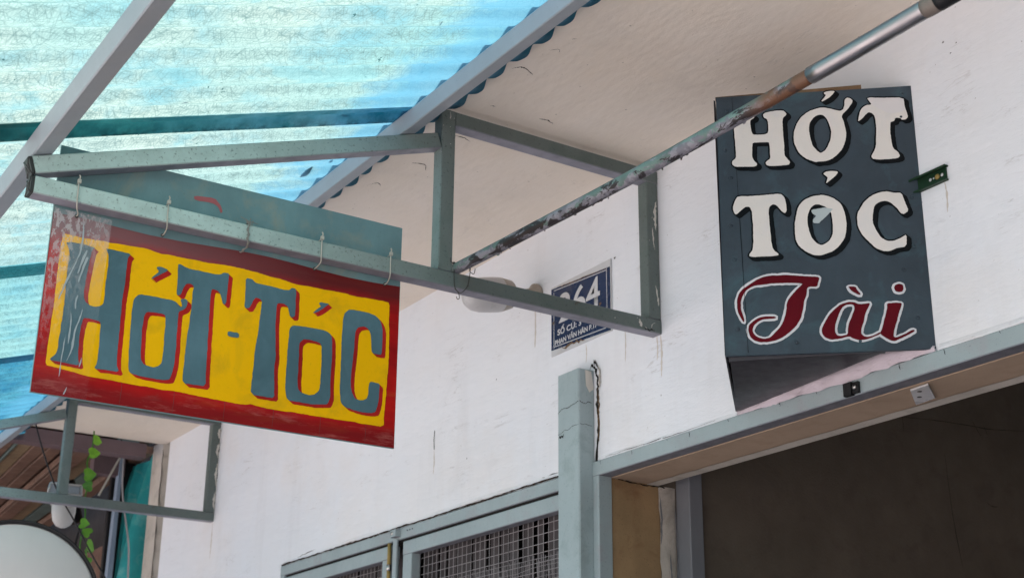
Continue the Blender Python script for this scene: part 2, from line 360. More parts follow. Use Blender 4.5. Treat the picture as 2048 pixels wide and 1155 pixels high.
RED = {
  'yellow': ['231,3060 209,2703 202,2361 213,1993 209,1566 210,1427 203,1097 203,770 195,518 341,519 640,490 959,446 1276,451 1600,440 1599,435 1909,432 2323,425 2640,435 3050,409 3429,411 3525,403 3889,392 4047,402 4141,429 4239,409 4565,382 4891,402 5306,403 5398,396 5701,406 6025,400 6249,410 6597,398 7011,400 7003,597 7037,1027 7038,1407 7056,1613 7060,1957 7047,2461 7031,2748 7033,3066 6883,3071 6719,3063 6466,3060 6323,3043 6144,3050 6001,3063 5754,3055 5492,3052 5232,3045 5224,3049 4967,3038 4795,3052 4658,3077 4354,3084 4002,3117 3655,3125 3299,3114 3025,3090 2393,3086 2033,3069 1859,3102 1691,3103 1372,3093 944,3067 587,3046 391,3062'],
  'H': ['288,2918 845,2922 782,2830 769,2724 753,2548 739,2340 731,2167 732,1930 764,1835 858,1778 956,1764 1049,1800 1101,1852 1112,1973 1105,2262 1113,2488 1113,2695 1103,2815 1062,2892 1033,2930 1289,2934 1524,2925 1465,2842 1466,2702 1460,2492 1465,2285 1445,2075 1448,1810 1448,1735 1453,1532 1453,1296 1453,1062 1470,748 1524,617 1307,613 1060,603 1105,701 1111,867 1110,1099 1104,1298 1104,1449 1074,1502 983,1518 791,1523 763,1484 741,1330 738,1147 750,869 760,739 798,615 547,612 266,628 271,653 352,748 373,834 380,1047 386,1263 394,1463 402,1663 387,1928 375,2262 376,2501 388,2674 357,2805'],
  'OW': ['1765,2180 1967,2181 2204,2182 2391,2185 2479,2167 2517,2123 2564,2085 2597,2098 2583,2162 2556,2227 2600,2256 2669,2258 2702,2221 2705,2151 2677,2075 2629,2031 2548,1980 2544,1840 2546,1633 2545,1460 2559,1311 2552,1105 2546,900 2512,725 2487,637 2389,607 2222,601 1973,609 1759,622 1704,671 1681,817 1663,1148 1653,1484 1651,1668 1655,1874 1659,2046 1689,2112', '1931,1863 2098,1878 2233,1875 2303,1854 2314,1658 2308,1451 2320,1188 2317,1097 2316,928 2264,860 2185,817 2085,812 1984,836 1928,893 1895,1022 1887,1274 1873,1526 1880,1626 1882,1764'],
  'ac1': ['2043,2788 2144,2801 2267,2774 2189,2696 2077,2611 1944,2504 1978,2581 2087,2688 2075,2725 2047,2745'],
  'T1': ['2443,2928 2512,2928 2585,2896 2691,2878 2866,2885 3078,2881 3238,2883 3308,2901 3375,2963 3483,2962 3477,2807 3476,2645 3472,2482 3472,2325 3411,2309 3378,2392 3333,2499 3284,2551 3212,2569 3150,2560 3148,2381 3151,2134 3156,1871 3161,1609 3161,1508 3174,1164 3179,907 3200,623 2981,614 2746,604 2739,831 2741,1087 2743,1345 2762,1607 2771,1797 2783,2149 2785,2414 2799,2550 2717,2586 2641,2570 2603,2500 2564,2369 2543,2312 2466,2305 2463,2524 2460,2700 2444,2821'],
  'hy': ['3552,1794 3775,1788 3782,1690 3594,1682 3547,1709'],
  'T2': ['3834,2942 3974,2938 4027,2889 4136,2869 4302,2875 4470,2869 4639,2857 4764,2876 4811,2939 4913,2935 4919,2729 4923,2531 4927,2343 4819,2322 4783,2471 4754,2531 4659,2569 4542,2562 4517,2484 4522,2321 4526,2078 4535,1837 4568,1479 4563,1319 4561,1160 4589,848 4600,622 4385,611 4114,614 4109,847 4118,1052 4129,1322 4144,1563 4173,1930 4187,2191 4203,2421 4208,2520 4159,2567 4076,2575 4030,2525 3996,2429 3947,2330 3858,2320 3851,2513 3844,2707'],
  'ac2': ['5433,2738 5466,2761 5544,2760 5648,2767 5600,2704 5484,2606 5385,2520 5301,2487 5366,2558 5439,2631 5480,2672 5444,2698'],
  'O2': ['4897,2157 5057,2176 5286,2179 5458,2178 5596,2180 5702,2142 5749,2084 5767,1972 5778,1728 5776,1393 5770,1113 5784,874 5759,726 5719,668 5551,642 5384,622 5292,622 5042,614 4918,610 4848,670 4822,807 4812,1123 4817,1363 4812,1684 4820,2052 4842,2105', '5142,1917 5302,1930 5405,1914 5492,1902 5538,1848 5553,1687 5559,1355 5555,997 5526,912 5455,837 5373,799 5264,800 5145,828 5083,882 5058,1085 5062,1326 5059,1567 5056,1793 5062,1837'],
  'C': ['6090,2721 6231,2742 6392,2751 6590,2739 6718,2704 6811,2637 6871,2530 6897,2348 6897,2146 6899,1908 6792,1895 6657,1901 6648,2084 6627,2264 6590,2358 6534,2415 6443,2432 6338,2395 6271,2315 6266,2147 6258,1896 6244,1646 6230,1484 6224,1270 6231,1076 6271,969 6345,884 6434,862 6538,885 6606,942 6627,1043 6630,1174 6642,1291 6766,1296 6877,1281 6874,1083 6857,868 6804,680 6691,638 6516,627 6341,641 6130,680 6041,738 6001,829 5984,1149 5979,1474 5971,2010 5978,2260 5977,2527 6007,2633'],
  's1': ['557,3318 566,3094 556,2746 489,2491 391,2232 281,1822 283,1739 310,1845 414,2169 516,2531 588,2753 600,3102 574,3305'],
  's2': ['692,2690 646,2525 606,2311 586,2171 606,2167 649,2355 705,2572 733,2681'],
  's3': ['725,1678 695,1521 628,1275 608,1040 607,843 545,636 571,673 630,847 652,1065 659,1281 722,1493 737,1647'],
  's4': ['521,1587 534,1407 531,1158 535,961 557,998 566,1197 560,1395 542,1542'],
  's5': ['623,1942 572,1831 582,1648 609,1653 607,1804'],
  's6': ['492,1159 462,1013 450,782 448,328 462,346 472,786 485,1018'],
  's7': ['677,2824 627,2692 583,2511 557,2318 578,2340 628,2538 688,2723 697,2794'],
  's8': ['818,782 791,679 778,579 789,577 821,684'],
  's9': ['619,195 582,109 557,24 576,35 611,129'],
  's10': ['62,3410 127,3408 211,3376 265,3319 244,3227 222,3136 162,3105 92,3157 94,3279'],
  's11': ['714,3372 860,3389 883,3324 807,3271 812,3150 788,3075 771,3228 705,3300'],
  'mark': ['2629,4413 3060,4465 3197,4337 3249,4220 3211,4168 3158,4295 3028,4350 2658,4323'],
}
GREY = {
  'H': ['916,4917 969,4961 1104,4984 1306,4990 1378,4915 1367,4878 1306,4825 1291,4722 1287,4496 1292,4271 1294,4010 1332,3952 1393,3864 1357,3802 1141,3800 943,3818 916,3875 948,3919 1017,3961 1016,4101 1014,4288 1002,4317 869,4325 694,4331 681,4234 671,4029 700,3934 763,3865 727,3812 527,3815 344,3826 271,3886 283,3950 352,4011 358,4142 355,4386 348,4594 354,4802 305,4862 316,4919 411,4951 664,4943 755,4909 753,4861 675,4819 669,4762 680,4572 702,4496 827,4484 987,4496 1008,4589 1011,4740 995,4817 938,4849'],
  'OW': ['1975,4989 1805,4934 1665,4829 1574,4703 1507,4538 1482,4408 1490,4258 1540,4106 1615,3990 1741,3890 1870,3839 1956,3845 2055,3844 2172,3878 2293,3963 2400,4085 2459,4230 2494,4377 2488,4527 2464,4659 2430,4775 2460,4839 2522,4900 2593,4971 2669,5099 2624,5168 2558,5186 2514,5138 2497,5016 2466,4933 2406,4899 2325,4923 2195,4970 2080,5002', '2000,4849 1914,4813 1825,4706 1794,4613 1790,4464 1809,4313 1842,4180 1902,4083 1972,4023 2001,4027 2070,4078 2125,4158 2183,4285 2212,4432 2200,4545 2175,4678 2132,4775 2070,4836'],
  'ac1': ['2345,5346 2220,5349 2118,5327 2132,5288 2161,5267 2110,5203 2065,5149 2088,5129 2192,5188 2280,5258'],
  'T1': ['2938,5156 3200,5129 3635,5114 3637,4939 3665,4786 3682,4692 3637,4639 3563,4634 3533,4674 3445,4689 3414,4616 3356,4601 3335,4584 3323,4398 3330,4175 3350,4026 3434,3957 3468,3872 3424,3829 3196,3815 2969,3825 2925,3887 2945,3941 2999,4011 3032,4120 3056,4322 3063,4527 3063,4733 3011,4811 2947,4838 2877,4783 2822,4711 2732,4646 2751,4753 2784,4864 2840,4955 2909,4997 3025,4999 2966,5097'],
  'T2': ['354,3200 594,3192 875,3200 1172,3214 1234,3147 1266,2982 1266,2837 1222,2794 1152,2861 1077,2974 1012,2999 944,2954 924,2874 923,2711 933,2423 944,2173 978,2047 1063,1972 1053,1938 810,1932 582,1929 510,1955 529,2008 590,2084 613,2297 613,2566 613,2836 575,2965 501,2978 433,2937 312,2816 272,2837 249,2965 292,3108'],
  'ac2': ['2293,3611 2139,3627 2040,3620 1997,3586 2036,3547 2082,3508 2062,3445 2033,3374 2109,3424 2213,3510'],
  'O2': ['1920,3135 1756,3117 1588,3045 1491,2915 1430,2720 1401,2578 1393,2364 1409,2221 1467,2094 1589,1982 1730,1913 1832,1899 1930,1921 2078,1975 2197,2075 2302,2211 2357,2420 2364,2634 2336,2814 2274,2962 2151,3068 2008,3127 1912,3141', '1891,2943 1794,2943 1708,2867 1650,2726 1644,2565 1662,2386 1718,2240 1793,2148 1871,2112 1927,2124 2028,2189 2091,2292 2111,2469 2107,2648 2091,2774 2009,2886 1899,2937'],
  'C': ['3143,3147 3013,3133 2863,3073 2743,2972 2654,2851 2580,2729 2567,2587 2576,2444 2629,2300 2745,2135 2863,2006 2984,1930 3110,1920 3274,1985 3430,1999 3454,2248 3337,2175 3206,2126 3095,2131 2974,2211 2891,2375 2847,2537 2869,2714 2904,2864 3015,2942 3128,2950 3220,2900 3308,2797 3407,2649 3533,2722 3477,2913 3428,3099 3300,3102 3222,3128'],
  'patch': ['1723,2844 1903,2865 1992,2878 2135,2834 2117,2808 2014,2706 1876,2580 1851,2554 1746,2569 1743,2640 1812,2717 1742,2757'],
  'patch2': ['2938,5156 3200,5129 3635,5114 3637,4939 3651,4806 3337,4771 3086,4938 2996,5048'],
  'ST': ['1792,1471 1663,1487 1491,1496 1277,1534 1060,1536 886,1540 769,1526 620,1462 470,1367 365,1293 288,1203 246,1080 244,940 257,830 295,721 349,629 368,671 334,781 311,906 317,1045 359,1168 437,1274 556,1340 717,1364 906,1378 1167,1379 1482,1352 1422,1300 1314,1188 1207,1068 1165,962 1142,808 1098,671 1034,536 927,418 822,315 706,292 593,324 525,388 500,466 533,557 623,645 755,683 941,678 943,721 801,738 656,721 538,664 447,575 425,469 451,360 519,274 617,229 788,222 962,264 1138,363 1289,495 1398,659 1451,826 1474,979 1534,1132 1548,1255 1593,1284 1736,1278 1764,1370'],
  'gr': ['2301,1255 2436,1249 2460,1183 2530,1079 2481,1081 2372,1148 2326,1204'],
  'dot': ['3308,1180 3282,1115 3218,1102 3156,1121 3134,1188 3159,1252 3228,1269 3293,1246'],
  'a': ['2688,911 2581,900 2467,897 2386,947 2287,951 2157,918 2037,831 1915,698 1828,564 1769,429 1778,338 1830,267 1926,226 2068,235 2254,281 2335,232 2445,197 2557,201 2672,241 2824,303 2820,341 2704,285 2589,252 2520,270 2475,325 2490,430 2542,565 2564,671 2630,806', '2354,902 2226,892 2150,826 2067,646 2015,495 2007,389 2038,312 2113,286 2235,319 2242,410 2271,531 2337,665 2390,801 2387,862'],
  'i': ['2823,296 2895,232 3001,160 3070,150 3157,192 3301,254 3440,324 3436,362 3379,349 3233,272 3090,217 3050,241 3064,331 3128,525 3184,690 3229,811 3257,893 3117,900 2989,890 2983,806 2936,655 2890,520 2851,385 2820,341'],
}

# ================================================================== the ground
g = MB().box((-60, -60, -1.75), (60, 60, -1.6)).build('ground', 'ground'); tag(g, 'pale concrete pavement below the shop', kind='structure')

pv = MB(); nx = 0
for i in range(-40, 24):
    for j in range(10): pv.box((i*.3+.003, -.9+j*.3+.003, -1.599), (i*.3+.297, -.9+j*.3+.297, -1.588))
pvo = pv.build('pavement', paint('pink_paving_tile', (.52,.43,.41), .12, .7, .1), None, kind='stuff'); pvo['label'] = 'pinkish square paving tiles along the shop front'; pvo['category'] = 'paving'
light_blocker = MB().box((7.0, -2.5, -1.6), (7.3, 5.9, 4.4)).build('blocker_wall', 'plaster_pale'); tag(light_blocker, 'unseen stained pale wall added beyond the shop to block side light', 'wall')  # unseen wall, added to cut the light arriving from along the street
# ================================================================== the shop building
TOPW = 1.484
shop = thing('shop_building', (-2.8, 2.0, -1.6), 'white plastered shop house with overhanging cream ceiling and grey framed openings', 'building')
wl = MB()
wl.box((-5.81, 2.0, .803), (3.0, 2.17, 1.60))                    # above the openings
wl.box((-5.81, 2.0, -1.6), (-4.55, 2.17, .803))                  # left of the window
wl.box((-2.86, 2.0005, -1.6), (-2.752, 2.17, .803))              # pier behind the gate post
wl.box((1.2, 2.0, -1.6), (3.0, 2.17, .803))                      # right of the doorway
wall = wl.build('wall', 'wall', shop)
# plaster skirt that hangs lumpy over the lintel, wavy lower edge
rnd = random.Random(3)
def strip(pts, widths, nrm, side, lift=.0006, depth=None):
    """thin ribbon following pts on a surface with normal nrm; side is the in-plane width axis"""
    mb = MB(); vs = []; n = Vector(nrm); sd_ = Vector(side)
    for p, w_ in zip(pts, widths): vs += [Vector(p)+n*lift - sd_*w_*.5, Vector(p)+n*lift + sd_*w_*.5]
    mb.add(vs, [(2*i, 2*i+1, 2*i+3, 2*i+2) for i in range(len(pts)-1)]); return mb
def crack(pts, wmax, nrm, side, name='crack', parent=None, mat='dark_gap', seed=0, taper=True, jit=.4, lift=.0006):
    r = random.Random(seed); C = smooth_curve(pts, 7); n = len(C); W = []
    for i, p in enumerate(C):
        t = i/(n-1); k = math.sin(math.pi*min(1, max(.04, t)))**.6 if taper else 1
        W.append(max(.0004, wmax*k*r.uniform(.35, 1.0))); C[i] = p + Vector(side)*r.uniform(-1, 1)*wmax*jit
    return strip(C, W, nrm, side, lift).build(name, mat, parent)
# lumpy lower rim of the wall plaster
def rim(x0, x1, zfun, out=.006, seed=1, mat='wall', name='plaster_edge', h=.012):
    r = random.Random(seed); n = int((x1-x0)/.008); vs = []; fs = []; a = 0; b = 0
    for i in range(n+1):
        x = x0+(x1-x0)*i/n; a = a*.75+r.uniform(-1, 1)*.0016; b = b*.7+r.uniform(-1, 1)*.0016
        z = zfun(x)
        vs += [(x, 2.0-.0005, z+h), (x, 2.0-out*.8+b, z+h*.35+a), (x, 2.0-out+b, z+a), (x, 2.004, z+a-.002)]
    for i in range(n):
        for j in range(3): fs.append((4*i+j, 4*i+4+j, 4*i+5+j, 4*i+1+j))
    m = MB().add(vs, fs, True); return m.build(name, mat, wall)
rim(-2.72, -2.235, lambda x: .801, .004, 5)
rim(-4.5, -2.86, lambda x: .797+.002*math.sin(x*9), .003, 8)
rim(-1.68, 1.0, lambda x: .803, .005, 11)
# thick pinkish plaster ridge under the slate sign
def ridge():
    r = random.Random(21); n = 84; m = 9; vs = []; fs = []; noise_ = [[0]*(m+1) for _ in range(n+1)]
    for i in range(n+1):
        for j in range(m+1): noise_[i][j] = r.uniform(-1, 1)
    def sm(i, j, k=2):
        t = 0; c = 0
        for a in range(-k, k+1):
            for b in range(-1, 2):
                if 0 <= i+a <= n and 0 <= j+b <= m: t += noise_[i+a][j+b]; c += 1
        return t/c
    for i in range(n+1):
        t = i/n; x = -2.232+(.545)*t; env = min(1, t*3)*min(1, (1-t)*6+.2); zlo = .8035 - .008*math.sin(math.pi*t)+.0025*sm(i, 0)
        zhi = zlo + .010 + .075*min(1, t*1.5, (1-t)*5)
        for j in range(m+1):
            s_ = j/m; z = zlo + (zhi-zlo)*s_
            out = .018*env*math.sin(math.pi*min(1, .18+s_*.82))**.8 + .020*env*sm(i, j, 3) + .002
            vs.append((x, 2.0-max(.0008, out if j < m else .0008), z))
    for i in range(n):
        for j in range(m): k = i*(m+1)+j; fs.append((k, k+m+1, k+m+2, k+1))
    MB().add(vs, fs, True).build('plaster_ridge', 'ridge', wall, 'lumpy pinkish plaster ridge under the slate sign')
ridge()
# cracks, nails, marks in the wall
NW, UP = (0, -1, 0), (0, 0, 1)
crack([(-2.752, 2, 1.045), (-2.741, 2, 1.034), (-2.732, 2, 1.0), (-2.736, 2, .955), (-2.733, 2, .88), (-2.741, 2, .80)], .011, NW, (1, 0, 0), parent=wall, seed=2, taper=False, jit=.25)
crack([(-2.734, 2, .99), (-2.729, 2, .95), (-2.731, 2, .90), (-2.729, 2, .85)], .008, NW, (1, 0, 0), 'rust_streak', wall, 'wood_edge', 3, lift=.001)
crack([(-2.726, 2, 1.04), (-2.722, 2, 1.01), (-2.724, 2, .98)], .010, NW, (1, 0, 0), 'plaster_chip', wall, 'plaster_pale', 6, lift=.003)
crack([(-2.765, 2, 1.043), (-2.748, 2, 1.052), (-2.735, 2, 1.046), (-2.728, 2, 1.028)], .013, NW, UP, parent=wall, seed=4)
MB().tube([(-3.531, 1.998, 1.048), (-3.5325, 1.997, 1.02), (-3.531, 1.998, .992)], .0009, 6).build('hook_nail', 'wire', wall)
for i, (x, z, w_) in enumerate([(-2.754, 1.288, .005), (-2.655, 1.299, .006), (-2.70, 1.262, .003), (-3.2, 1.12, .004), (-3.35, .93, .004), (-1.93, 1.40, .004), (-1.60, 1.40, .004), (-1.57, 1.385, .003), (-1.585, 1.37, .003)]):
    crack([(x-w_*.6, 2, z), (x, 2, z+.001), (x+w_*.7, 2, z+.001)], w_, NW, UP, 'wall_pit', wall, seed=40+i)
for i, (a, b) in enumerate([((-4.48, .80), (-4.30, .815)), ((-4.1, .80), (-3.9, .807)), ((-3.35, .799), (-3.1, .802)), ((-3.05, .80), (-2.87, .806))]):
    crack([(a[0], 2, a[1]), ((a[0]+b[0])/2, 2, (a[1]+b[1])/2+.002), (b[0], 2, b[1])], .004, NW, UP, parent=wall, seed=60+i, jit=.6)
crack([(-2.70, 2, .806), (-2.6, 2, .807), (-2.45, 2, .806), (-2.3, 2, .808)], .0018, NW, UP, parent=wall, seed=71, lift=.005, jit=.7)

M['wall_smudge'] = paint('wall_smudge', (.60,.60,.61), .1, .9, 0); M['wall_run'] = paint('rusty_run', (.58,.54,.50), .12, .9, 0)
for i, (x, z, L, w_) in enumerate([(-2.484, 1.052, .10, .009), (-2.498, 1.054, .06, .006), (-3.534, .99, .07, .008), (-2.62, 1.112, .09, .005), (-2.78, 1.110, .05, .006), (-3.01, 1.28, .12, .010), (-5.24, 1.052, .14, .012), (-1.63, 1.118, .06, .006)]):
    crack([(x, 2, z), (x+.002, 2, z-L*.5), (x-.001, 2, z-L)], w_, NW, (1, 0, 0), 'stain_run', wall, 'wall_run', 400+i, jit=.1, lift=.0004)
# the slab above, seen from below as a ceiling
slab = MB().box((-5.87, 1.345, TOPW), (3.0, 2.0, TOPW+.15)).box((-5.87, 2.0, 1.6001), (3.0, 6.0, 1.75)).build('overhang_slab', 'ceiling', shop)
ND = (0, 0, -1)
def ccrack(pts, wmax, side, seed): crack([(x, y, TOPW) for x, y in pts], wmax, ND, side, parent=slab, seed=seed, jit=.35)
ccrack([(-2.272, 1.448), (-2.257, 1.459), (-2.256, 1.475), (-2.27, 1.5)], .005, (1, 0, 0), 1)
ccrack([(-2.433, 1.626), (-2.429, 1.646), (-2.437, 1.667)], .0045, (1, 0, 0), 2)
ccrack([(-2.614, 1.508), (-2.611, 1.531), (-2.62, 1.556)], .0035, (1, 0, 0), 3)
ccrack([(-2.44, 1.50), (-2.436, 1.512)], .003, (1, 0, 0), 4)
ccrack([(-2.80, 1.50), (-2.79, 1.53), (-2.82, 1.55)], .004, (1, 0, 0), 5)
ccrack([(-2.98, 1.47), (-2.95, 1.485), (-2.96, 1.50)], .004, (1, 0, 0), 6)
ccrack([(-2.10, 1.484), (-2.095, 1.49)], .004, (1, 0, 0), 7)
ccrack([(-2.165, 1.47), (-2.15, 1.485), (-2.165, 1.495)], .0025, (1, 0, 0), 8)

# ---- doorway: grey frame, tan reveal, pale plaster corner, inner post
XJ = -2.727
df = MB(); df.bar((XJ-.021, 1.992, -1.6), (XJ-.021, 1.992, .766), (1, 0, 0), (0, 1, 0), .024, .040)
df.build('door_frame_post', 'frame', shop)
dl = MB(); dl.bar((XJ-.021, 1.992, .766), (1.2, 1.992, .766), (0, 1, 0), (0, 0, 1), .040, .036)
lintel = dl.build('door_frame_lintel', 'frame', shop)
MB().box((XJ-.02, 2.0325, -1.6), (XJ-.0015, 2.178, .90)).build('reveal', 'tan', shop)
MB().box((XJ-.0015, 2.0325, .7645), (1.2, 2.142, .802)).build('reveal_top', 'soffit', shop)
r = random.Random(9); pv = []; n = 120
for i in range(n+1):
    x = XJ+(1.2-XJ)*i/n; a = r.uniform(-.003, .003)
    pv += [(x, 2.138+a*.6, .7628), (x, 2.172+a, .7628+a*.3), (x, 2.172+a, .806)]
MB().add(pv, [(3*i+j, 3*i+3+j, 3*i+4+j, 3*i+1+j) for i in range(n) for j in range(2)]).build('reveal_top_edge', 'plaster_pale', shop)
pv = []; n = 90
for i in range(n+1):
    z = -1.6+(.763+1.6)*i/n; a = r.uniform(-.003, .003); b = r.uniform(-.002, .002)
    pv += [(XJ+.0008, 2.176+a, z), (XJ+.003+b, 2.19, z), (XJ+.004+b, 2.215, z), (XJ-.002, 2.228, z)]
MB().add(pv, [(4*i+j, 4*i+4+j, 4*i+5+j, 4*i+1+j) for i in range(n) for j in range(3)], True).build('plaster_corner', 'plaster_pale', shop)
crack([(XJ, 2.05, .7635), (XJ+.003, 2.10, .7600), (XJ+.002, 2.15, .759), (XJ+.003, 2.19, .760)], .004, (1, 0, 0), (0, 0, 1), parent=shop, name='corner_crack', seed=5, taper=False, lift=.003, jit=.3)
for i, (z0, z1, y) in enumerate([(.62, .74, 2.174), (.30, .46, 2.205), (.47, .60, 2.200), (.12, .33, 2.21), (.50, .72, 2.220)]):
    crack([(XJ+.006, y, z0), (XJ+.006, y+.004, (z0+z1)/2), (XJ+.006, y, z1)], .006, (1, 0, 0), (0, 1, 0), parent=shop, name='plaster_scar', mat='inner_frame', seed=90+i, jit=.15)
ip = MB(); ip.bar((XJ-.002, 2.230, -1.6), (XJ-.002, 2.230, .93), (1, 0, 0), (0, 1, 0), .052, .042); ip.build('inner_post', 'inner_frame', shop)
# rooms behind
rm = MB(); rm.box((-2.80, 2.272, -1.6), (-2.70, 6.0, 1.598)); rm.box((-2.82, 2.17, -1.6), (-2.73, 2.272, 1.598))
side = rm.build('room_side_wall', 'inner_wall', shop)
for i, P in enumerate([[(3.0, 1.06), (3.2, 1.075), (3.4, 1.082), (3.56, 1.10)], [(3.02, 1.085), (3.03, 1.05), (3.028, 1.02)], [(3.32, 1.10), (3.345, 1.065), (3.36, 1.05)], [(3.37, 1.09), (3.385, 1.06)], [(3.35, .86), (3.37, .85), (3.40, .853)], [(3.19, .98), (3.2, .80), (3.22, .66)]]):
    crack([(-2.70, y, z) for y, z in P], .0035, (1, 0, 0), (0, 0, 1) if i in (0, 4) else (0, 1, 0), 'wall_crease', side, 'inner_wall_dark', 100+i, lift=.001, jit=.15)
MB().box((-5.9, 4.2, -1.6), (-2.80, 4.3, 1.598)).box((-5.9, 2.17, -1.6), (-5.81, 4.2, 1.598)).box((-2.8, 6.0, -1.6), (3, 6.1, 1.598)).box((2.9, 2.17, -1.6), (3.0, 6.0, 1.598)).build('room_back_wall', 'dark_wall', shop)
# ---- little fittings on the lintel
fx = MB(); fx.box((-1.908, 1.982, .766), (-1.888, 1.9915, .792)); fx.box((-1.887, 1.985, .768), (-1.872, 1.9915, .790))
latch = fx.build('latch_box', 'rubber', lintel, 'black latch box with a screw on the lintel')
MB().tube([(-1.880, 1.9845, .780), (-1.880, 1.982, .780)], .0045, 12).build('screw', 'screw', lintel)
MB().prism([(-1.794, 2.042, .7642), (-1.748, 2.039, .7642), (-1.802, 2.118, .7642), (-1.856, 2.125, .7642)], (0, 0, -.0035)).build('strike_plate', 'plate_white', lintel, 'pale square plate with two holes under the lintel')
for (x, y) in ((-1.812, 2.086), (-1.786, 2.058)): MB().tube([(x, y, .7606), (x, y, .7600)], .0045, 12).build('plate_hole', 'wire', lintel)
for i in range(16):
    x = -2.7+i*.115+rnd.uniform(-.03, .03)
    crack([(x, 1.992, .80), (x+.002, 1.992, .80-rnd.uniform(.004, .014))], .0022, NW, (1, 0, 0), 'drip', lintel, seed=200+i)

# ---- gate post beside the doorway
gp = MB(); gp.bar((-2.838, 1.953, -1.6), (-2.838, 1.953, 1.032), (1, 0, 0), (0, 1, 0), .090, .047, .003)
post = gp.build('gate_post', 'frame_pale', shop, 'pale grey square steel post ending below the house number')
def zig(z, seed, w_=.0024, y=1.953):
    r = random.Random(seed); pts = [(-2.836+.0146*i, y, z+r.uniform(-.004, .004)+.0016*i) for i in range(7)]
    crack(pts, w_, NW, UP, 'weld_seam', post, seed=seed, taper=False, mat='wire')
    crack([(-2.748, 1.955+.009*i, z+.01+r.uniform(-.003, .003)) for i in range(5)], w_, (1, 0, 0), UP, 'weld_seam', post, seed=seed+1, taper=False, mat='wire')
zig(.938, 1); zig(.884, 7, .0018)
crack([(-2.832, 1.953, .876), (-2.822, 1.953, .872), (-2.81, 1.953, .878)], .010, NW, UP, 'rust_hole', post, seed=12)
MB().prism([(-2.7475, 1.972, 1.03), (-2.7475, 1.99, 1.028), (-2.7475, 1.998, .985), (-2.7475, 1.985, .975), (-2.7475, 1.975, .99)], (.001, 0, 0)).build('filler_patch', 'paint_drip', post)

# ---- window with grille
win = MB(); WY = 1.990
win.bar((-4.546, WY, .757), (-2.8385, WY, .757), (0, 1, 0), (0, 0, 1), .040, .034)
window = win.build('window', 'frame', shop, 'grey steel double window with wire grille')
MB().bar((-4.546, WY, -.8), (-4.546, WY, .757), (1, 0, 0), (0, 1, 0), .030, .040).build('frame_stile', 'frame', window)
MB().box((-4.5, 2.012, .749), (-2.84, 2.05, .80)).build('frame_shadow_rebate', 'dark_gap', window)
def sash(x0, x1, nm):
    zt = .750; sy = 1.994
    MB().bar((x0, sy, zt-.040), (x1, sy, zt-.040), (0, 1, 0), (0, 0, 1), .030, .040).build('sash_rail', 'frame', window)
    MB().bar((x0, sy, -.8), (x0, sy, zt-.0405), (1, 0, 0), (0, 1, 0), .052, .030).build('sash_stile', 'frame', window)
    MB().bar((x1-.052, sy, -.8), (x1-.052, sy, zt-.0405), (1, 0, 0), (0, 1, 0), .052, .030).build('sash_stile', 'frame', window)
    m = MB(); y = 2.0275; r = random.Random(4)
    x = x0+.045
    while x < x1-.04: m.tube([(x, y, zt-.036), (x+r.uniform(-.002, .002), y, .3), (x, y, -.75)], .0009, 5, False); x += .0235
    z = zt-.052
    while z > -.2: m.tube([(x0+.04, y+.002, z), (x1-.04, y+.002, z+r.uniform(-.001, .001))], .0009, 5, False); z -= .0235
    # frayed second net hanging lower
    z0 = zt-.135
    for i in range(int((x1-x0-.1)/.0085)):
        xx = x0+.05+i*.0085+r.uniform(-.003, .003); m.tube([(xx, y+.006, z0+r.uniform(-.008, .012)), (xx+r.uniform(-.006, .006), y+.008, z0-.06), (xx+r.uniform(-.01, .01), y+.008, z0-.16)], .0006, 4, False)
    for i in range(5):
        m.tube([(x0+.05+(x1-x0-.1)*t, y+.006, z0-i*.022+r.uniform(-.004, .004)) for t in [j/12 for j in range(13)]], .0006, 4, False)
    m.build('wire_grille', 'wire_mesh', window, kind='stuff')
sash(-3.690, -2.842, 'r'); sash(-4.515, -3.765, 'l')
MB().box((-4.51, 1.9965, .7505), (-2.842, 2.011, .7568)).build('sash_gap', 'dark_gap', window)
crack([(-4.54+.12*i, 1.9893, .7932+.0008*math.sin(i*2.1)) for i in range(15)], .0065, NW, UP, 'frame_gap', window, 'rust_line', 15, taper=False, jit=.15)
# curtain strips
cu = random.Random(14); x = -4.5; ribs = []
while x < -2.84:
    w_ = cu.uniform(.012, .03); y = 2.075+cu.uniform(0, .02); d = cu.uniform(-.02, .02)
    ribs.append(((x, y, .78), (x+w_, y+.01, .78), (x+w_+d, y+.01, -.7), (x+d, y, -.7))); x += w_+cu.uniform(.012, .038)
cb = MB()
for q in ribs: cb.add(q, [(0, 1, 2, 3)])
cb.build('curtain', 'curtain', window)
hg = MB(); hg.box((-3.735, 1.972, .765), (-3.70, 1.990, .786)); hg.box((-3.735, 1.984, -.7), (-3.712, 1.9895, .760)); hg.build('centre_stile', 'frame', window)
MB().tube([(-3.722, 1.978, .776), (-3.722, 1.970, .776)], .006, 12).build('bolt_head', 'screw', window)
MB().tube([(-3.752, 1.982, .752), (-3.752, 1.982, .69)], .006, 10).tube([(-3.752, 1.982, .672), (-3.752, 1.982, .645)], .006, 10).build('hinge', 'gold', window)
MB().tube([(-3.752, 1.982, .69), (-3.752, 1.982, .672)], .0075, 10).build('hinge_knuckle', 'screw', window)
for x in (-3.66, -3.645, -3.63): MB().tube([(x, 1.9895, .778), (x, 1.989, .778)], .0022, 8).build('drill_hole', 'dark_gap', window)

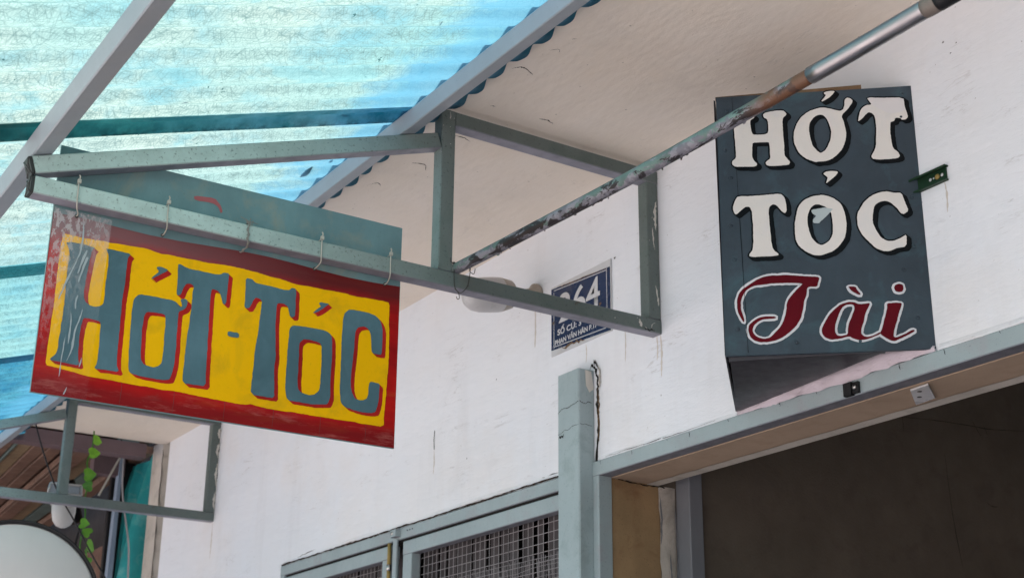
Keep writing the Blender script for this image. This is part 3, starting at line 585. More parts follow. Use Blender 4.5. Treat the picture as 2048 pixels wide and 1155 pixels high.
# ---- pilaster and jambs at the far end of the shop
MB().prism([(-5.99, 1.99, -1.6), (-5.86, 1.99, -1.6), (-5.83, 2.05, -1.6), (-5.83, 2.2, -1.6), (-5.99, 2.2, -1.6)], (0, 0, 3.10)).build('end_pilaster', 'plaster_pale', shop, 'stained pale pilaster ending the white wall')
crack([(-5.86, 1.99, 1.46), (-5.858, 1.99, 1.2), (-5.86, 1.99, .9), (-5.859, 1.99, .6)], .012, NW, (1, 0, 0), 'crack', wall, seed=31, taper=False)

# ================================================================== brackets
SL = .3307                                                 # fall of the awning
slope = Vector((0, 1, SL)).normalized(); nrm = Vector((0, -SL, 1)).normalized(); T = .0345
def bracket(xf, label):
    x0 = xf - .0345
    b = thing('wall_bracket', (xf, 2.0, 1.053), label, 'bracket', 'steel brackets carrying the awning')
    U = (1, 0, 0)
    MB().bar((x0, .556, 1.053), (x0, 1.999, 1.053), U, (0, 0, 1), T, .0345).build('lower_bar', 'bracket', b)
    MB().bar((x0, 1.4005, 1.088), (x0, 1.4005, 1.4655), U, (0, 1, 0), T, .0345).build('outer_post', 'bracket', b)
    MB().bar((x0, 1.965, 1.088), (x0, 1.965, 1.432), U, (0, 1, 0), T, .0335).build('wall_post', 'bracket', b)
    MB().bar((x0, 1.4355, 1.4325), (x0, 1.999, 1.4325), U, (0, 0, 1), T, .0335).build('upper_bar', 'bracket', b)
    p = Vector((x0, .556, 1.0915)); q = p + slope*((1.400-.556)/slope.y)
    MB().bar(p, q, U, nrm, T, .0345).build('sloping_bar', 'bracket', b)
    for z, nn in ((1.053, (0, 0, 1)), (1.0915, nrm)):
        c = MB(); o = Vector((x0, .556, z)); n_ = Vector(nn); out = Vector((0, -1, 0)) if nn == (0, 0, 1) else -slope
        a = o + out*.0005; c.bar(a, a+out*.006, U, n_, T, .0345, .003)
        fr = a + out*.006
        for (s0, s1) in (((.002, .002), (.0325, .0325)), ((.002, .0325), (.0325, .002))):
            c.tube([fr + Vector((s0[0], 0, 0)) + n_*s0[1], fr + Vector((s1[0], 0, 0)) + n_*s1[1]], .0018, 6)
        c.tube([fr + Vector((.017+.009*math.cos(t), 0, 0)) + n_*(.017+.009*math.sin(t)) for t in [i*math.pi/6 for i in range(13)]], .0016, 6)
        c.build('end_cap', 'cap', b)
    # weld beads
    wb = MB()
    for (y, z) in ((1.4005, 1.0885), (1.4355, 1.0885), (1.4005, 1.36), (1.965, 1.0885)):
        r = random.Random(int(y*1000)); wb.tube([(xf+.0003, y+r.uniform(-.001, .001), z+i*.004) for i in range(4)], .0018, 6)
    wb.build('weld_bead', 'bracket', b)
    return b
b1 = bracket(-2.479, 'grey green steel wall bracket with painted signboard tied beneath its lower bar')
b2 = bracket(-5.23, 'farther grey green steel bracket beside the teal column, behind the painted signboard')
# splashes of cream paint on the near bracket
xs = -2.4788
def splash(pts, wmax, seed, axis=(0, 1, 0)): crack([(xs, y, z) for y, z in pts], wmax, (1, 0, 0), axis, 'paint_splash', b1, 'paint_drip', seed, jit=.15)
splash([(1.992, 1.385), (1.988, 1.35), (1.990, 1.31)], .010, 1)
splash([(1.979, 1.315), (1.981, 1.29), (1.983, 1.265)], .0045, 2)
splash([(1.935, 1.078), (1.938, 1.068), (1.940, 1.060)], .010, 3)
splash([(1.985, 1.17), (1.990, 1.14), (1.992, 1.12)], .006, 4)
splash([(1.969, 1.063), (1.972, 1.072), (1.982, 1.078)], .0025, 5)
splash([(1.952, 1.062), (1.955, 1.058)], .004, 6)
splash([(1.42, 1.462), (1.421, 1.452), (1.420, 1.444)], .003, 7)
for i in range(14):
    y, z = rnd.choice([(rnd.uniform(1.967, 1.997), rnd.uniform(1.1, 1.4)), (rnd.uniform(1.8, 1.99), rnd.uniform(1.056, 1.085)), (rnd.uniform(1.402, 1.434), rnd.uniform(1.38, 1.45))])
    splash([(y, z), (y+.001, z+.002)], .0022, 20+i)
for i, (z0, z1) in enumerate([(1.10, 1.17), (1.19, 1.28), (1.30, 1.36), (1.375, 1.42)]):
    crack([(-5.2297, 1.997, z0), (-5.2297, 1.992, (z0+z1)/2), (-5.2297, 1.997, z1)], .012, (1, 0, 0), (0, 1, 0), 'paint_chip', b2, 'paint_drip', 300+i, jit=.15)
    crack([(-5.2297, 2.001, z0+.02), (-5.2297, 2.001, z1+.01)], .006, (1, 0, 0), (0, 1, 0), 'dark_chip', b2, 'rubber', 310+i)
# rusty bruise near the wall
crack([(xs, 1.945, 1.059), (xs, 1.962, 1.057), (xs, 1.978, 1.058)], .006, (1, 0, 0), UP, 'rust_mark', b1, 'rubber', 9)

# ================================================================== awning of wavy fibreglass
XB = -3.0
awn = thing('awning', (XB, 1.30, 1.41), 'awning of translucent cyan corrugated sheets on two steel purlins', 'awning')
P0 = Vector((0, .546, 1.126))
def onroof(x, y, h): p = P0 + slope*((y-.546)/slope.y) + nrm*h; return Vector((x, p.y, p.z))
def purlin(y):
    a = onroof(-5.93, y, 0); b = onroof(3.5, y, 0); b.x = 3.5
    return MB().bar(a, b, slope, nrm, .0385, .0345).build('purlin', 'purlin', awn)
purlin(.5465); purlin(1.300)
# tie rods between fascia and sheet not seen; sheets:
PITCH, AMP = .0845, .0072
def sheet(x0, x1, lift, mat, y0=.18, y1=1.425, kids=True, lab=None):
    vs = []; fs = []; nx = int((x1-x0)/PITCH*22); ny = 26; r = random.Random(int(x0*100))
    for i in range(nx+1):
        x = x0+(x1-x0)*i/nx; ph = 2*math.pi*(x+.02)/PITCH; w_ = math.cos(ph + .55*math.sin(ph + .6))
        for j in range(ny+1):
            y = y0+(y1-y0)*j/ny; sag = .0025*math.sin(x*3.1+y*4)+.0012*math.sin(x*17+y*9)
            e = .004*math.sin(x*23) if j in (0, ny) else 0
            vs.append(onroof(x, y+e, .0365+AMP+AMP*w_+lift+sag*.5))
    for i in range(nx):
        for j in range(ny): k = i*(ny+1)+j; fs.append((k, k+ny+1, k+ny+2, k+1))
    return MB().add(vs, fs, True).build('corrugated_sheet', mat, awn, lab)
CR = ((.72,.95,.88), (.48,.87,.87), (.30,.74,.88)); DB = ((.16,.56,.72), (.03,.33,.56), (.015,.22,.46))
lap = lambda a, b: (a-XB, b-XB)
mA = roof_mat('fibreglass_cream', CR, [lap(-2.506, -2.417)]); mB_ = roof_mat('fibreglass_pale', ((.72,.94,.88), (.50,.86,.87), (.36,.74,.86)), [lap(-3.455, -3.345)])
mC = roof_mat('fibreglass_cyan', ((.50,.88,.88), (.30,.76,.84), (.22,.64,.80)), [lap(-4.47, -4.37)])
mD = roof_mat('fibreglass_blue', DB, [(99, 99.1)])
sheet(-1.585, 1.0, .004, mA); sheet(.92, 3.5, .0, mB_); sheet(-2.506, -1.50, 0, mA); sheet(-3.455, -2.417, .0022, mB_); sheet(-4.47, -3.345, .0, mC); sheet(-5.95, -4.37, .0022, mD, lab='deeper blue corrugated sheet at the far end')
# leaves and twigs lying on the sheets, seen through them
def litter(x, y, L, wd, a, nm='fallen_leaf'):
    c = onroof(x, y, .0365+2*AMP+.004); u = Vector((math.cos(a), 0, 0)) + slope*math.sin(a); v = nrm.cross(u)
    pts = [c + u*(t*L) + v*(s_*wd) for t, s_ in ((-.5, 0), (-.2, .5), (.1, .45), (.5, 0), (.1, -.45), (-.2, -.5))]
    MB().prism(pts, nrm*.0012).build(nm, 'rubber', awn)
litter(-2.83, 1.26, .035, .018, .4); litter(-2.75, 1.285, .012, .008, .2); litter(-2.35, .80, .018, .006, .9)
for i in range(34):
    litter(rnd.uniform(-3.8, -1.9), rnd.uniform(.4, 1.25), rnd.uniform(.006, .03), rnd.uniform(.0012, .004), rnd.uniform(0, 3), 'twig')

# ================================================================== round rod along the wall
rod = thing('support_rod', (-2.52, 1.4485, 1.0995), 'peeling grey green round rod with a shiny steel sleeve, crossing before the wall', 'rod')
RP = [(-2.52, 1.4485, 1.1003), (-2.47, 1.4482, 1.0985), (-2.25, 1.448, 1.0905), (-1.83, 1.4475, 1.0785), (-1.41, 1.4475, 1.0775), (-1.15, 1.4475, 1.080), (-.8, 1.4475, 1.084)]
RC = smooth_curve(RP, 14)
MB().tube(RC, .0124, 28).build('painted_tube', M['rod'], rod)
def sub(x0, x1): return [p for p in RC if x0 <= p.x <= x1]
def rz(x):
    for a, b in zip(RC, RC[1:]):
        if a.x <= x <= b.x: return a.lerp(b, (x-a.x)/(b.x-a.x))
MB().tube([rz(-1.412)] + sub(-1.40, -1.18) + [rz(-1.176)], .0138, 36).build('steel_sleeve', 'chrome', rod)
MB().tube([rz(-1.183), rz(-1.176), rz(-1.160), rz(-1.152)], [.0141, .0146, .0146, .0138], 28).build('tape_wrap', paint('stained_tape', (.20,.17,.15), .4, .5, .3), rod)
MB().tube([rz(-1.158)] + sub(-1.15, -.85), .0150, 28).build('rubber_grip', 'rubber', rod)
rr = random.Random(77); fl = MB()
for i in range(26):                                        # lifted paint flakes on the under side
    x = rr.uniform(-2.4, -1.5); c = rz(x); a = rr.uniform(-2.3, -.6); d = Vector((0, math.cos(a), math.sin(a)))
    p = c + d*.0123; t = Vector((rr.uniform(.002, .006), 0, 0)); q = d*rr.uniform(.0015, .004) + Vector((rr.uniform(-.003, .003), 0, 0))
    fl.add([p-t, p+t, p+t*.4+q, p-t*.6+q], [(0, 1, 2, 3)])
fl.build('paint_flake', M['rod'], rod, kind='stuff')
wt = thing('wire_tie', (-2.478, 1.438, 1.09), 'thin rusty wire looped round the bracket bar below the rod end', 'wire')
xw = -2.4765
MB().tube(smooth_curve([(xw, 1.428, 1.117), (xw, 1.429, 1.108), (xw, 1.437, 1.105), (xw, 1.438, 1.08), (xw, 1.440, 1.055), (xw, 1.447, 1.045), (xw-.002, 1.452, 1.040), (xw, 1.452, 1.030), (xw, 1.447, 1.028), (xw, 1.445, 1.033)], 6), .0009, 8).tube(
    smooth_curve([(xw, 1.490, 1.105), (xw, 1.487, 1.093), (xw, 1.477, 1.096), (xw, 1.478, 1.107), (xw, 1.476, 1.08), (xw, 1.471, 1.06), (xw, 1.455, 1.043), (xw, 1.440, 1.05)], 6), .0009, 8).build('wire', 'wire', wt)
MB().tube([(xw, 1.434, 1.106), (xw, 1.437, 1.108), (xw, 1.440, 1.106)], .0022, 8).build('twist', 'wire', wt)

# ================================================================== painted signboard under the bracket
XS = -2.5165
sg = thing('painted_signboard', (XS, .604, .696), 'red and yellow hand painted signboard with slate letters tied under the steel bracket', 'sign')
def ps(u, v, lift): return Vector((XS+lift, .604+u, .696+v))
MB().box((XS-.006, .604, .696), (XS, 1.331, 1.176)).build('board', 'board', sg)
rf = MB(); loop = [[.0005, .0005], [.7265, .0005], [.7265, .347]] + [[.7265-.7265*i/12, .347-.004*math.sin(i*.9)-.0004*i] for i in range(1, 12)] + [[.0005, .343]]
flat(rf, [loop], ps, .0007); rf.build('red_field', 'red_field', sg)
yb = MB(); flat(yb, [brush(parse(RED['yellow'][0]), .004, .0005, 1, 3)], ps, .0013); yb.build('yellow_field', 'yellow', sg)
for i, (k, loops) in enumerate(RED.items()):
    if k in ('yellow', 'mark') or k[0] == 's' and k[1:].isdigit(): continue
    L = [brush(parse(l), .003, .0004, 1, 10+i) for l in loops]
    sh = MB()
    if k != 'hy':
        for s_ in (1, 2, 3, 4):
            dx, dy = .0022*s_, -.0014*s_
            flat(sh, [[[p[0]+dx, p[1]+dy] for p in l] for l in L], ps, .0016+.00012*(4-s_))
        stroke = sh.build('letter_shadow', 'red_edge', sg)
    lt = MB(); flat(lt, L, ps, .0026); lt.build('hyphen' if k == 'hy' else 'accent' if k.startswith('ac') else 'letter', 'slate_letter', sg)
mk = MB(); flat(mk, [brush(parse(RED['mark'][0]), .003, .0003, 1)], ps, .0008); mk.build('brush_mark', paint('faded_red_mark', (.42,.12,.13), .15, .5, 0), sg)
# clear tape down the left side with folds
tp = MB(); n = 24; tv = []; r = random.Random(6)
for i in range(n+1):
    v = .0 + .352*i/n
    for j in range(9): tv.append(ps(.001+.108*j/8*(1.0-.1*(1-i/n)), v, .0034+.0012*max(0, math.sin(j*1.7+i*.6))+r.uniform(0, .0004)))
tp.add(tv, [(i*9+j, i*9+j+1, i*9+j+10, i*9+j+9) for i in range(n) for j in range(8)], True)
tape = tp.build('clear_tape', 'tape', sg)
for k, loops in RED.items():
    if k[0] == 's' and k[1:].isdigit() and k not in ('s10', 's11'):
        m = MB(); flat(m, [brush(parse(loops[0]), .004, .0004 if k not in ('s10', 's11') else .0016, 1, 5)], ps, .0052); m.build('tape_fold', 'scratch', tape)
for y in (.16, .26, .36, .46, .56, .66): crack([ps(y, .002, .0009), ps(y+.001, .03, .0009), ps(y, .06, .0009)], .0007, (1, 0, 0), (0, 1, 0), 'panel_seam', sg, 'wire', 3, jit=.05, lift=.0)
# ties
def zip_tie(y, ylow, label, mat='tie', wire=False):
    t = thing('cable_tie', (-2.478, y, 1.09), label, 'cable tie' if not wire else 'wire', 'ties holding the painted signboard')
    f = -2.4768
    loop = smooth_curve([(-2.49, y, 1.0915), (f, y, 1.0905), (f+.001, y, 1.07), (f, y+.001, 1.053), (-2.485, y+.004, 1.045), (-2.503, ylow, 1.040), (-2.5135, ylow, 1.040)], 7)
    if not wire:
        MB().tube(loop, .0013, 8).build('strap', mat, t)
        c = Vector((f+.001, y, 1.093)); MB().box((c.x-.002, c.y-.0032, c.z-.003), (c.x+.0035, c.y+.0032, c.z+.004)).build('lock_head', mat, t)
        MB().tube([c+Vector((0, .0005, .003)), c+Vector((0, .0015, .010)), c+Vector((0, -.0005, .0135))], .0015, 6).build('tail', mat, t)
        MB().tube([(-2.5138, ylow, 1.040), (-2.5125, ylow, 1.040)], .0035, 10).build('screw_hole', 'wire', t)
    else:
        MB().tube(loop, .0013, 8).tube([p+Vector((.0, .003*math.sin(i*.9), 0)) for i, p in enumerate(loop)], .001, 6).build('strand', mat, t)
        r = random.Random(3)
        for k in range(5): MB().tube(smooth_curve([(f, y, 1.087), (f+.002, y+r.uniform(-.012, .012), 1.094+r.uniform(-.004, .006)), (f, y+r.uniform(-.018, .02), 1.09+r.uniform(-.008, .012))], 5), .0007, 6).build('loose_end', mat, t)
zip_tie(.634, .646, 'pale nylon tie nearest the outer tip of the bracket')
zip_tie(.806, .812, 'pale nylon tie second from the outer tip of the bracket')
zip_tie(.970, .972, 'grey frayed wire tie in the middle of the signboard', paint('dull_wire', (.24,.24,.22), .3, .5, 0), True)
zip_tie(1.128, 1.132, 'pale nylon tie just right of the frayed wire tie')
zip_tie(1.285, 1.293, 'pale nylon tie at the wall side end of the signboard')

# ================================================================== slate wedge sign on the wall
A = Vector((-1.938, 1.715)); B_ = Vector((-1.688, 1.9995)); D = (B_-A).normalized(); N2 = Vector((D.y, -D.x)); WD = (B_-A).length
ws = thing('slate_sign_box', (-1.938, 1.9, .81), 'slate grey wedge sign box with white and crimson letters fixed on the white wall', 'sign')
def pw(u, v, lift): q = A + D*u + N2*lift; return Vector((q.x, q.y, .81+v))
fp = MB(); TH = .008
fp.add([pw(-.002, -.0012, 0), pw(WD, -.0012, 0), pw(WD+.0005, .5365, 0), pw(.002, .5365, 0), pw(-.002, -.0012, -TH), pw(WD-.004, -.0012, -TH), pw(WD-.004, .5365, -TH), pw(.002, .5365, -TH)],
       [(0, 1, 2, 3), (7, 6, 5, 4), (0, 4, 5, 1), (1, 5, 6, 2), (2, 6, 7, 3), (3, 7, 4, 0)])
fp.build('front_panel', 'sign_grey', ws)
C0 = Vector((-2.231, 1.999))
MB().prism([(A.x-.004, A.y+.004, .812), (C0.x, C0.y, .812), (C0.x, C0.y-.006, .812), (A.x-.003, A.y-.001, .812)], (0, 0, .53)).build('side_panel', 'sign_under', ws)
q = A + D*.296 - N2*.0085; a_ = A - N2*.0085 + D*.006
MB().prism([(a_.x, a_.y, .8115), (q.x, q.y, .8115), (C0.x+.012, 1.9985, .8115), (C0.x+.004, C0.y-.006, .8115)], (0, 0, .006)).build('bottom_panel', 'sign_under', ws)
MB().prism([(a_.x, a_.y, 1.338), (B_.x-.015, B_.y-.002, 1.338), (C0.x+.012, 1.9985, 1.338)], (0, 0, .006)).build('top_panel', 'sign_under', ws)
# raw wood batten along the top and the lower front edge
MB().add([pw(.001, .5366, -.001), pw(.285, .5366, -.001), pw(.285, .5366, -.016), pw(.001, .5366, -.016), pw(.001, .5382, -.001), pw(.285, .546, -.001), pw(.285, .546, -.016), pw(.001, .5382, -.016)],
         [(0, 1, 2, 3), (4, 7, 6, 5), (0, 4, 5, 1), (1, 5, 6, 2), (2, 6, 7, 3), (3, 7, 4, 0)]).build('top_batten', 'wood_edge', ws)
MB().add([pw(.004, -.0085, -.010), pw(.29, -.001, -.010), pw(.29, -.001, -.020), pw(.004, -.0085, -.020), pw(.004, .0012, -.009), pw(.29, .0012, -.009), pw(.29, .0012, -.020), pw(.004, .0012, -.020)],
         [(0, 1, 2, 3), (4, 7, 6, 5), (0, 4, 5, 1), (1, 5, 6, 2), (2, 6, 7, 3), (3, 7, 4, 0)]).build('bottom_batten', 'sign_under', ws)
# folded side flap (seam) and nails
sm_ = MB(); flat(sm_, [[[0.0, .001], [.040, .001], [.033, .535], [.003, .535]]], pw, .0006); sm_.build('edge_flap', 'sign_grey', ws)
crack([pw(.0405, .004, .0012), pw(.038, .2, .0012), pw(.0335, .533, .0012)], .0012, tuple(N2)+(0,), tuple(D)+(0,), 'flap_seam', ws, 'black', 2, taper=False, jit=.1, lift=0)
for (u, v) in ((.022, .505), (.020, .26), (.024, .19), (.024, .36), (.016, .42), (.024, .05), (.13, .02), (.245, .018), (.355, .47), (.362, .30), (.358, .20), (.352, .06), (.335, .155), (.36, .52)):
    c = pw(u, v, .0010); MB().tube([c, c + Vector((N2.x, N2.y, 0))*.0014], [.0034, .0022], 10).build('nail_head', 'sign_grey', ws)
def wpaint(k, lift, mat, name, g_=0, shift=None, seed=5, par=ws):
    L = [brush(parse(l), .0025, .0003, 1, seed) for l in GREY[k]]
    def go(gr, mb, lf, dx=0, dy=0):
        out = []
        for j, l in enumerate(L):
            m = grow(l, gr if j == 0 else -gr, seed+j) if gr else l
            out.append([[p[0]+dx, p[1]+dy] for p in m])
        flat(mb, out, pw, lf)
    mb = MB()
    if shift:
        for s_ in range(5): go(g_, mb, lift+.00006*(4-s_), shift[0]*s_/4, shift[1]*s_/4)
    else: go(g_, mb, lift)
    return mb.build(name, mat, par)
for i, k in enumerate(('H', 'OW', 'ac1', 'T1', 'T2', 'ac2', 'O2', 'C')):
    wpaint(k, .0010, 'black', 'letter_outline', .0030, (.0062, -.0058), 30+i)
    wpaint(k, .0019, 'letter_white', 'accent' if k[0] == 'a' else 'letter', 0, None, 30+i)
for i, k in enumerate(('ST', 'gr', 'dot', 'a', 'i')):
    wpaint(k, .0010+.0001*i, 'outline_white', 'letter_outline', .0042 if k != 'ST' else .0042, None, 50+i)
for i, k in enumerate(('ST', 'gr', 'dot', 'a', 'i')):
    wpaint(k, .0020+.0001*i, 'script_red', 'accent' if k == 'gr' else 'letter_dot' if k == 'dot' else 'letter', 0, None, 50+i)
wpaint('patch', .0024, paint('stuck_paper', (.42,.50,.52), .15, .5, 0), 'paper_scrap', 0, None, 70)
wpaint('patch2', .0024, paint('paper_patch', (.66,.65,.66), .06, .5, 0), 'paper_patch', 0, None, 71)

# green channel stub peeping out behind the sign
gc = thing('green_channel', (-1.70, 2.0, 1.125), 'short dark green steel channel screwed to the wall behind the slate sign', 'bracket')
cm = MB(); cm.box((-1.80, 1.9965, 1.122), (-1.622, 1.9992, 1.146)); cm.box((-1.80, 1.989, 1.146), (-1.618, 1.9992, 1.149)); cm.box((-1.80, 1.989, 1.119), (-1.620, 1.9992, 1.122)); cm.box((-1.80, 1.984, 1.142), (-1.619, 1.9855, 1.146))
cm.build('channel', 'green_metal', gc)
MB().tube([(-1.643, 1.9964, 1.134), (-1.643, 1.994, 1.134)], [.006, .0045], 14).build('screw', 'gold', gc)
for x, r0 in ((-1.660, .0032), (-1.652, .002), (-1.632, .0032)): MB().tube([(x, 1.9964, 1.134), (x, 1.9960, 1.134)], r0, 10).build('slot_hole', 'plate_white', gc)

# ================================================================== house number plate
hp = thing('house_number_plate', (-2.80, 2.0, 1.12), 'navy enamel house number plate 264 behind the bracket bar', 'sign')
PX0, PX1, PZ0, PZ1 = -2.929, -2.668, 1.114, 1.302
pl = MB(); pl.box((PX0, 1.9965, PZ0), (PX1, 1.9995, PZ1)); pl.build('plate_edge', 'plate_white', hp)
pl = MB(); pl.add([(PX0+.0005, 1.996, PZ0+.016), (PX1-.003, 1.996, PZ0+.002), (PX1-.003, 1.996, PZ1-.020), (PX0+.0005, 1.996, PZ1-.004)], [(0, 1, 2, 3)]); pl.build('blue_face', 'navy', hp)
ln = MB()
for a, b in (((PX0+.012, PZ0+.022), (PX1-.022, PZ0+.012)), ((PX0+.012, PZ1-.012), (PX1-.017, PZ1-.026))):
    ln.add([(a[0], 1.9957, a[1]), (b[0], 1.9957, b[1]), (b[0], 1.9957, b[1]+.0022), (a[0], 1.9957, a[1]+.0022)], [(0, 1, 2, 3)])
for x in (PX0+.012, PX1-.018): ln.add([(x, 1.9955, PZ0+.018), (x+.0022, 1.9955, PZ0+.018), (x+.0022, 1.9955, PZ1-.016), (x, 1.9955, PZ1-.016)], [(0, 1, 2, 3)])
ln.build('border_line', 'plate_white', hp)
def text(s, x, z, size, width, bold, parent, mat='plate_white', name='lettering', tilt=0):
    c = bpy.data.curves.new('txt', 'FONT'); c.body = s; c.size = size; c.offset = bold; o = bpy.data.objects.new('txt', c); COL.objects.link(o)
    bpy.context.view_layer.update(); me = bpy.data.meshes.new_from_object(o.evaluated_get(bpy.context.evaluated_depsgraph_get()))
    bpy.data.objects.remove(o); xs_ = [v.co.x for v in me.vertices]; k = width/(max(xs_)-min(xs_)); x_min = min(xs_)
    o0 = origin_of(parent)
    for v in me.vertices:
        X = x+(v.co.x-x_min)*k; v.co = Vector((X, 1.9952, z+v.co.y+tilt*(X-x)+H)) - o0
    me.materials.append(M[mat]); ob = bpy.data.objects.new(name, me); COL.objects.link(ob); ob.parent = parent; return ob
text('264', PX0+.036, PZ1-.106, .108, .180, .0014, hp, name='house_number')
text('SỐ CŨ: 3', PX0+.030, PZ0+.050, .021, .105, .0006, hp)
text('PHAN VĂN HÂN P.17', PX0+.018, PZ0+.026, .018, .185, .0006, hp)
for (x, z) in ((PX0+.010, PZ0+.088), (PX1-.045, PZ0+.082)): crack([(x-.004, 1.9955, z), (x, 1.9955, z), (x+.006, 1.9955, z+.001)], .010, NW, UP, 'rust_spot', hp, 'wood_edge', int(z*100), lift=.0004)
crack([(PX0+.05, 1.9955, PZ0+.008), (PX0+.10, 1.9955, PZ0+.012), (PX0+.15, 1.9955, PZ0+.004)], .010, NW, UP, 'chipped_edge', hp, 'wood_edge', 8)
crack([(PX0+.03, 1.9955, PZ1-.006), (PX0+.10, 1.9955, PZ1-.012), (PX1-.01, 1.9955, PZ1-.022)], .004, NW, UP, 'chipped_edge', hp, 'wood_edge', 9)

# ================================================================== LED bulb on the wall
def lathe(name, mat, parent, prof, p, d, n=28):
    d = Vector(d).normalized(); a = d.orthogonal().normalized(); b = d.cross(a); vs = []; p = Vector(p)
    for (t, r0) in prof: vs += [p + d*t + (a*math.cos(2*math.pi*k/n) + b*math.sin(2*math.pi*k/n))*r0 for k in range(n)]
    fs = [(i*n+k, i*n+(k+1) % n, (i+1)*n+(k+1) % n, (i+1)*n+k) for i in range(len(prof)-1) for k in range(n)]
    return MB().add(vs, fs, True).build(name, mat, parent)
lb = thing('wall_bulb', (-3.0, 2.0, 1.30), 'white stubby bulb in a cream socket on the wall beside the house number', 'lamp')
d = Vector((0, -1, -.215)); s0 = Vector((-3.0, 1.999, 1.308))
lathe('wall_rose', 'cream_plastic', lb, [(0, 0), (0, .028), (.010, .028), (.016, .016), (.034, .015), (.038, 0)], s0, d)
lathe('socket', 'cream_plastic', lb, [(.036, .013), (.06, .013), (.085, .020), (.090, .038), (.120, .0455), (.123, .0455)], s0, d)
M['bulb'] = paint('aged_diffuser', (.52,.50,.50), .05, .3, 0, bumps=.02)
lathe('diffuser', 'bulb', lb, [(.1235, .0460), (.150, .0465), (.185, .0455), (.205, .041), (.220, .031), (.228, .016), (.230, 0)], s0, d)

# ================================================================== things under the far bracket
sp = thing('hanging_lamp', (-5.38, 1.47, 1.15), 'white lamp with square frame hanging behind the farther bracket bar', 'lamp')
L0 = Vector((-5.38, 1.462, 1.06))
fr = MB(); o = Vector((-5.39, 1.405, 1.118))
for a, b in (((0, 0), (.125, .006)), ((.125, .006), (.122, .042)), ((.122, .042), (.006, .040)), ((.006, .040), (0, 0))):
    fr.tube([o+Vector((0, a[0], a[1])), o+Vector((0, b[0], b[1]))], .0045, 8)
fr.build('frame', 'lamp_white', sp)
MB().box((-5.396, 1.412, 1.12), (-5.393, 1.523, 1.158)).build('dark_pane', 'purlin', sp)
lathe('collar', 'lamp_white', sp, [(0, 0), (0, .050), (.012, .053), (.020, .050), (.022, .044)], (-5.38, 1.466, 1.100), (0, .05, -1))
lathe('globe', 'lamp_white', sp, [(.020, .044), (.05, .0435), (.080, .038), (.098, .026), (.106, .012), (.108, 0)], (-5.38, 1.466, 1.100), (0, .05, -1))
cb_ = thing('black_cable', (-5.35, 1.34, 1.38), 'thin black cable slanting down to the round grey sign', 'cable')
MB().tube(smooth_curve([(-5.32, 1.30, 1.385), (-5.31, 1.35, 1.25), (-5.30, 1.41, 1.12), (-5.28, 1.48, 1.01), (-5.26, 1.56, .88), (-5.25, 1.66, .74)], 6), .0032, 8).build('cable', 'rubber', cb_)
dk = thing('round_sign', (-4.4, 1.07, .27), 'round pale grey sign disc with black rim at the lower left', 'sign')
ddir = Vector((.93, -.37, -.05)).normalized(); dc = Vector((-4.4, 1.070, .556))
lathe('disc_face', 'disc', dk, [(0, 0), (0, .10), (0, .2485), (-.004, .252)], dc, ddir, 96)
lathe('rim', 'rubber', dk, [(-.004, .2515), (.002, .2525), (.002, .2555), (-.002, .2570), (.003, .2585), (.003, .2640), (-.045, .2640), (-.045, 0)], dc, ddir, 96)

# ================================================================== neighbour at the far end
nb = thing('neighbour_house', (-6.2, 2.0, -1.6), 'neighbouring shop with brown slatted canopy and teal column', 'building')
dn = Vector((-.997, .079, .019)).normalized(); sn = Vector((0, 1, .06)).normalized(); nn_ = dn.cross(sn).normalized(); nn_ = nn_ if nn_.z > 0 else -nn_
o = Vector((-5.99, 2.02, 1.50)); r = random.Random(12); y = 0
mats = ['brown_slat', 'brown_slat', 'green_slat', 'green_slat', 'tan_slat', 'brown_slat', 'brown_slat', 'brown_slat', 'brown_slat', 'tan_slat', 'green_slat']
i = 0
while y < 2.4:
    w_ = r.choice([.03, .05, .08, .02, .07]); a = o - sn*(y+w_); lift = r.choice([0, .012, .03])
    MB().bar(a - nn_*lift, a + dn*10 - nn_*lift, sn, nn_, w_-.006, .03, .004).build('slat', mats[i % len(mats)], nb); y += w_; i += 1
top_p = [o - sn*2.5 + nn_*.05, o + nn_*.05, o + dn*10 + nn_*.05, o + dn*10 - sn*2.5 + nn_*.05]
MB().prism(top_p, nn_*.02).build('canopy_top', 'brown_slat', nb)
MB().box((-5.97, .6, 1.425), (-5.90, 1.93, 1.483)).build('cross_beam', 'mauve', nb)
MB().box((-16, 2.35, -1.6), (-6.05, 2.5, 1.9)).box((-16.2, -2, -1.6), (-16, 2.5, 3)).build('facade', 'dark_wall', nb)
for k in range(9):
    z = 1.1-k*.28; MB().bar((-15.9, 2.33, z), (-6.4, 2.33, z), (0, 1, 0), (0, 0, 1), .02, .25).build('shutter_board', 'brown_slat', nb)
# teal column: rolled tarpaulin fanning out downwards
tv = []; n = 30; m = 14
for i in range(n+1):
    t = i/n; z = 1.535-2.6*t; wd = .03+.125*min(1, (t*4.2))**.75; cx = -6.10; cy = 2.05
    for j in range(m+1):
        a = math.pi*j/m; tv.append((cx+.10*math.sin(a)*.6, cy - wd*(.5-.5*math.cos(a))*1.0 - .0 + .02, z))
tf = [(i*(m+1)+j, (i+1)*(m+1)+j, (i+1)*(m+1)+j+1, i*(m+1)+j+1) for i in range(n) for j in range(m)]
MB().add(tv, tf, True).build('teal_column', 'teal', nb)
MB().prism([(-6.2, 1.955, -1.6), (-6.2, 2.08, -1.6), (-6.2, 2.08, 1.50), (-6.2, 1.99, 1.46), (-6.2, 1.965, 1.35), (-6.2, 1.955, .9)], (-.05, 0, 0)).build('teal_backing', 'teal', nb)
MB().prism([(-6.19, 1.885, -1.6), (-6.19, 1.948, -1.6), (-6.19, 1.925, 1.50), (-6.19, 1.912, 1.50)], (-.04, 0, 0)).build('blue_grey_post', 'blue_grey', nb)
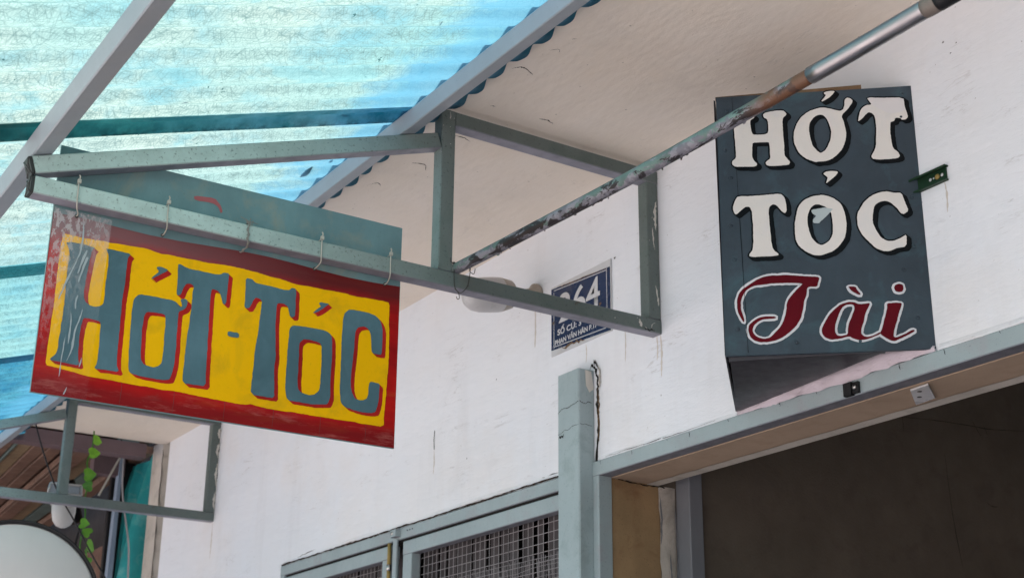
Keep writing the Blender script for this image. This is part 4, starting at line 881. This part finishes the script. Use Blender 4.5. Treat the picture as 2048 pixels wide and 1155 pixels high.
MB().bar((-6.28, 1.90, -1.6), (-6.28, 1.90, 1.50), (1, 0, 0), (0, 1, 0), .03, .10).build('dark_gap', 'rubber', nb)
MB().tube(smooth_curve([(-6.03, 1.875, 1.49), (-6.03, 1.885, 1.3), (-6.02, 1.93, 1.08), (-6.02, 1.942, .95), (-6.02, 1.955, .8)], 6), .004, 8).build('pale_cord', paint('grey_cord', (.3,.29,.3), .2, .6, 0), nb)
MB().bar((-6.1, 1.885, 1.48), (-6.1, 1.80, 1.28), (1, 0, 0), (0, 1, 0), .008, .009).build('stay_rod', 'tie', nb)
MB().box((-6.26, 1.80, 1.40), (-6.2, 1.94, 1.49)).build('beam_end', 'mauve', nb)
MB().tube([(-6.4, 1.72, 1.38), (-6.4, 1.78, 1.20)], .06, 12).build('dark_bracket', 'rubber', nb)
MB().tube(smooth_curve([(-6.3, 1.80, 1.2), (-6.3, 1.77, .95), (-6.3, 1.74, .5)], 6), .005, 6).build('hanging_cord', 'rubber', nb)

# ================================================================== vine
vn = thing('hanging_vine', (-5.6, 1.61, 1.42), 'bright green vine with heart shaped leaves hanging at the end of the ceiling', 'plant')
VC = smooth_curve([(-5.6, 1.612, 1.43), (-5.6, 1.612, 1.36), (-5.6, 1.598, 1.30), (-5.6, 1.612, 1.24), (-5.6, 1.606, 1.16), (-5.59, 1.611, 1.08), (-5.6, 1.606, .98), (-5.6, 1.614, .90), (-5.6, 1.61, .86)], 8)
MB().tube(VC, .0030, 8).build('stem', 'leaf', vn)
heart = [(0, 0), (.22, .10), (.48, .06), (.60, -.22), (.48, -.52), (.22, -.80), (0, -1.0)]
def leaf(c, L, a, tilt, yaw=0):
    c = Vector(c); H2 = heart + [(-x, y) for x, y in heart[-2:0:-1]]
    rot = Matrix.Rotation(yaw, 4, 'Z') @ Matrix.Rotation(a, 4, 'X') @ Matrix.Rotation(tilt, 4, 'Z'); vs = [c + rot @ Vector((0, 0, -.35*L))]
    for x, y in H2: vs.append(c + rot @ Vector((.25*abs(x)*L, x*L, y*L)))
    n_ = len(H2); MB().add(vs, [(0, 1+i, 1+(i+1) % n_) for i in range(n_)], True).build('leaf', 'leaf', vn)
def at_vine(x, y): return 1.607+(x-185)*.00193+(y-870)*.000217, 1.411-(y-870)*.00198+(x-185)*.00025
for (a_, b_, L, a, t) in (((186), 880, .05, 1.5, .2), (178, 908, .055, 1.75, .3), (168, 950, .058, 1.7, -.2), (182, 972, .05, -1.6, .4), (160, 1046, .048, 1.5, .2), (178, 1066, .045, -2.0, .5),
                      (172, 1088, .065, 1.3, .2), (168, 1100, .05, .7, .5), (174, 1112, .045, -.3, .2)):
    y, z = at_vine(a_, b_); leaf((-5.59, y, z), L*.78, a, t, random.Random(int(z*1e4)).uniform(-1.0, 1.0))
